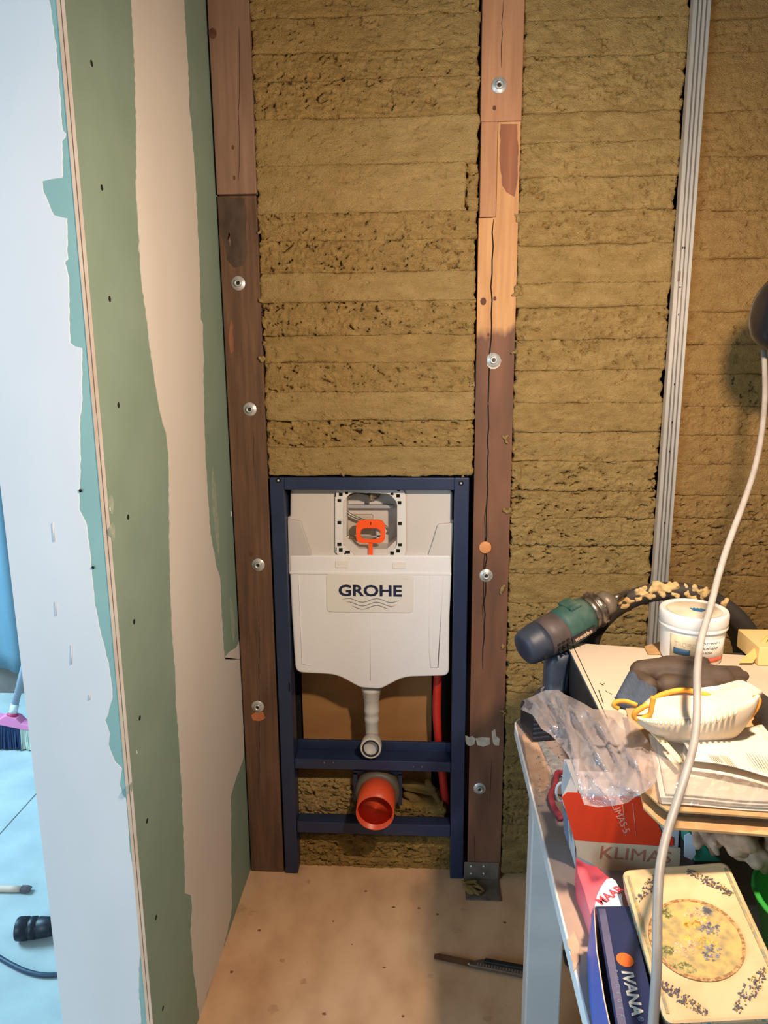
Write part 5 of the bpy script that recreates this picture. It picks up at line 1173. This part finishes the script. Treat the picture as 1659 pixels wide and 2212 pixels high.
ctl = [(1650,757,1.02),(1652,800,1.0),(1652,870,.97),(1643,950,.93),(1628,1020,.90),(1603,1095,.86),(1575,1170,.82),(1553,1240,.79),(1535,1310,.76),(1515,1380,.73),(1506,1450,.70),(1506,1530,.67),(1500,1600,.645),(1482,1670,.62),(1458,1745,.60),(1436,1820,.58),(1424,1890,.56),(1420,1980,.54),(1419,2080,.52),(1413,2180,.51),(1404,2300,.50)]
def D(a, b, depth): return CAM + ray(a, b)*depth*1.3
cb = tube('lamp_cable', crom([D(*c_) for c_ in ctl], 6), .0047, mat('grey_cable', (146,140,136), .5, (132,124,118), 40, (1,1,.3)), lp_, 14)

tube('added_lamp_rod', [(lc.x+.045, lc.y, lc.z), (lc.x+.05, lc.y, lc.z+.03), (lc.x+.05, lc.y, 2.62)], .005, m_lamp, lp_, 10)  # rod added out of view to carry the lamp head from the ceiling
# ------------------------------------------------------------------ utility knife on the floor
k0, k1 = W(938,2066,z=.004), W(1140,2104,z=.004); XK = frame3(k0, k1-k0); LK = (k1-k0).length
kn = thing('utility_knife', (k0.x+.1, k0.y, 0), 'snap-off utility knife with ribbed dark grip lying on the plywood floor', 'knife')
m_kn = mat('brown_grey_metal', (120,84,60), .5, (100,70,52), 30, metal=.2)
V, F = prismg([(0,-.006,.002),(.002,-.010,.002),(.10,-.014,.002),(.105,.006,.002),(.012,.008,.002),(0,.004,.002)], (0,0,.0016)); fixn(obj('blade', V, F, m_kn, kn, X=XK))
V, F = prismg([(.085,-.015,0),(LK,-.016,0),(LK+.01,-.008,0),(LK+.008,.012,0),(.115,.010,0),(.10,.002,0)], (0,0,.010)); kh = fixn(obj('knife_body', V, F, mat('dull_steel_brown', (116,100,88), .4, metal=.5), kn, X=XK, bevel=.002))
V, F = prismg([(.118,-.004,.010),(LK-.008,-.003,.010),(LK-.004,.003,.010),(LK-.010,.0095,.010),(.122,.0085,.010)], (0,0,.006)); fixn(obj('rubber_grip', V, F, mat('black_rubber', (26,25,27), .6), kn, X=XK, bevel=.0025))
rk = []
for k in range(16): x_ = .105+k*(LK-.115)/16; rk.append(boxg(x_, -.0115, .0095, x_+.0018, -.0065, .0115))
tag(obj('slide_teeth', *join(*rk), mat('pale_steel', (176,168,158), .35, metal=.6), kh, X=XK), kind='stuff')
V, F = boxg(.082,-.009,.002,.088,-.004,.006); obj('blade_catch', V, F, MATS['pale_steel'], kn, X=XK, bevel=.0015)

# ------------------------------------------------------------------ next room: sheet, broom, oddments
m_sheet = mat('blue_sheet', (110,140,152), .6, (72,104,124), 2, (1,1,.3), bump=.2, bscale=5)
rows = []
for z in np.linspace(.14, 2.5, 30): rows.append([[x, 1.02+.03*math.sin(x*17+z*.8)+.015*math.sin(x*41), z] for x in np.linspace(-3.1, -.5, 150)])
bs = gridmesh('blue_sheet', np.array(rows), m_sheet, None); tag(bs, 'blue plastic sheeting hanging in folds across the back of the next room', 'sheeting')
s_ = bs.modifiers.new('s', 'SOLIDIFY'); s_.thickness = .002
yb_ = .61
br = thing('broom', (-1.37, yb_, 0), 'broom with pink head, dark and cream bristles and a grey handle in the next room', 'broom')
def B(a, b, y=yb_): return W(a, b, y=y)
fixn(obj('broom_head', *prismg([B(-60,1540),(B(0,1553)),(B(8,1548)),B(14,1546),B(35,1553),B(45,1563),B(67,1569),B(67,1579),B(45,1576),B(0,1567),B(-60,1555)], (0,.04,0)), mat('pink_plastic', (236,130,176), .5), br, bevel=.003))
m_bd, m_bw = mat('dark_bristles', (30,48,84), .9, (44,64,104), 40, (6,6,.5)), mat('cream_bristles', (206,212,196), .9, (178,184,168), 40, (6,6,.5))
rr2 = random.Random(2)
for nm, M_, a0, a1, n_ in (('dark_bristles', m_bd, -60, 42, 60), ('cream_bristles', m_bw, 44, 68, 26)):
    g = []
    for k in range(n_):
        for row in range(3):
            u = k/(n_-1); a = a0+(a1-a0)*u; y_ = yb_+.006+row*.013; p = W(a, 1566+(a)*.14, y=y_); q = W(a-2+(a-20)*.09+rr2.uniform(-1.5,1.5), 1566, y=y_); q = Vector((q.x, q.y-.004+rr2.uniform(-.006,.006), .002+rr2.uniform(0,.006)))
            g.append(tubeg([p, q], [.0018, .0026], 5))
    tag(obj(nm, *join(*g), M_, br), kind='stuff')
hA, hB = B(27,1545,yb_+.02), W(62,1400,y=yb_+.10)
dv = (hB-hA)
tube('socket', [hA-dv*.0, hA+dv*.03], [.022,.017], mat('deep_pink', (206,60,104), .5), br, 16)
tube('ferrule', [hA+dv*.03, hA+dv*.16], [.015,.014], mat('white_ferrule', (216,226,226), .5), br, 16)
tube('handle', [hA+dv*.14, hA+dv*2.2], .0125, mat('grey_handle', (150,160,172), .45), br, 16)
# chisel-like offcut
a, b = W(-20,1925,z=.0), W(62,1927,z=.0)
oc2 = thing('chisel', (-1.0, a.y, 0), 'small pale-handled chisel lying on the bluish floor of the next room', 'chisel')
XC = frame3((a.x, a.y, .009), b-a)
V, F = loftg([[(x, r*math.cos(t), r*math.sin(t)) for t in [k*math.pi/6 for k in range(12)]] for x, r in ((-.02,.008),(.0,.009),(.06,.0088),((b-a).length-.02,.0075))]); fixn(obj('chisel_handle', V, F, mat('pale_wood_handle', (222,190,170), .6), oc2, X=XC, smooth=True))
L_ = (b-a).length
V, F = loftg([[(x, y_, z_) for y_, z_ in ((-w_,-h_),(w_,-h_),(w_,h_),(-w_,h_))] for x, w_, h_ in ((L_-.02,.008,.006),(L_-.004,.010,.005),(L_+.006,.009,.002))]); fixn(obj('chisel_tip', V, F, mat('brown_tip', (90,76,78), .5), oc2, X=XC))
# black plug and cable
pg = thing('black_plug', (-.84, -.25, 0), 'ribbed black rubber plug lying on its side behind the partition', 'plug')
a, b = W(38,2007,z=.028), W(140,2000,z=.028); XP = frame3((a.x, a.y, .0285), b-a); m_bk = mat('black_plastic', (24,28,40), .45)
m_n = [(.0001,0),(.027,.0005),(.028,.004),(.028,.026),(.0245,.028),(.0245,.031),(.027,.033),(.027,.045),(.023,.047),(.023,.050),(.0255,.052),(.023,.078),(.015,.115),(.0001,.12)]
def lathx(prof, name, par, X, M, n=20):
    rings = [[(x, r*math.cos(2*math.pi*k/n), r*math.sin(2*math.pi*k/n)) for k in range(n)] for r, x in prof]; return fixn(obj(name, *loftg(rings), M, par, X=X, smooth=True))
lathx(m_n, 'plug_body', pg, XP, m_bk)
for sx_ in (-.007, .007):
    V, F = boxg(-.003, sx_-.0015, -.003, .001, sx_+.0015, .003); obj('pin', V, F, m_zinc, pg, X=XP)
cc_ = tube('floor_cable', crom([W(a_, b_, z=.006) for a_, b_ in ((-160,1960),(-60,2030),(0,2069),(30,2086),(60,2099),(95,2106),(137,2104),(200,2096))], 6), .0055, mat('dark_cable', (40,60,84), .5), None, 12, loc=(*W(60,2099,z=0)[:2], 0))
tag(cc_, 'dark cable curving across the floor of the next room', 'cable')
V, F = prismg([W(a_, b_, z=.002) for a_, b_ in ((1215,2060),(1230,2050),(1250,2070),(1252,2090),(1235,2095),(1220,2085))], (0,0,.012)); 
ds = fixn(obj('dark_offcut', V, F, m_dk, None, loc=(*W(1232,2075,z=0)[:2], 0), bevel=.003)); tag(ds, 'dark offcut on the floor in the shade behind the table leg', 'offcut')
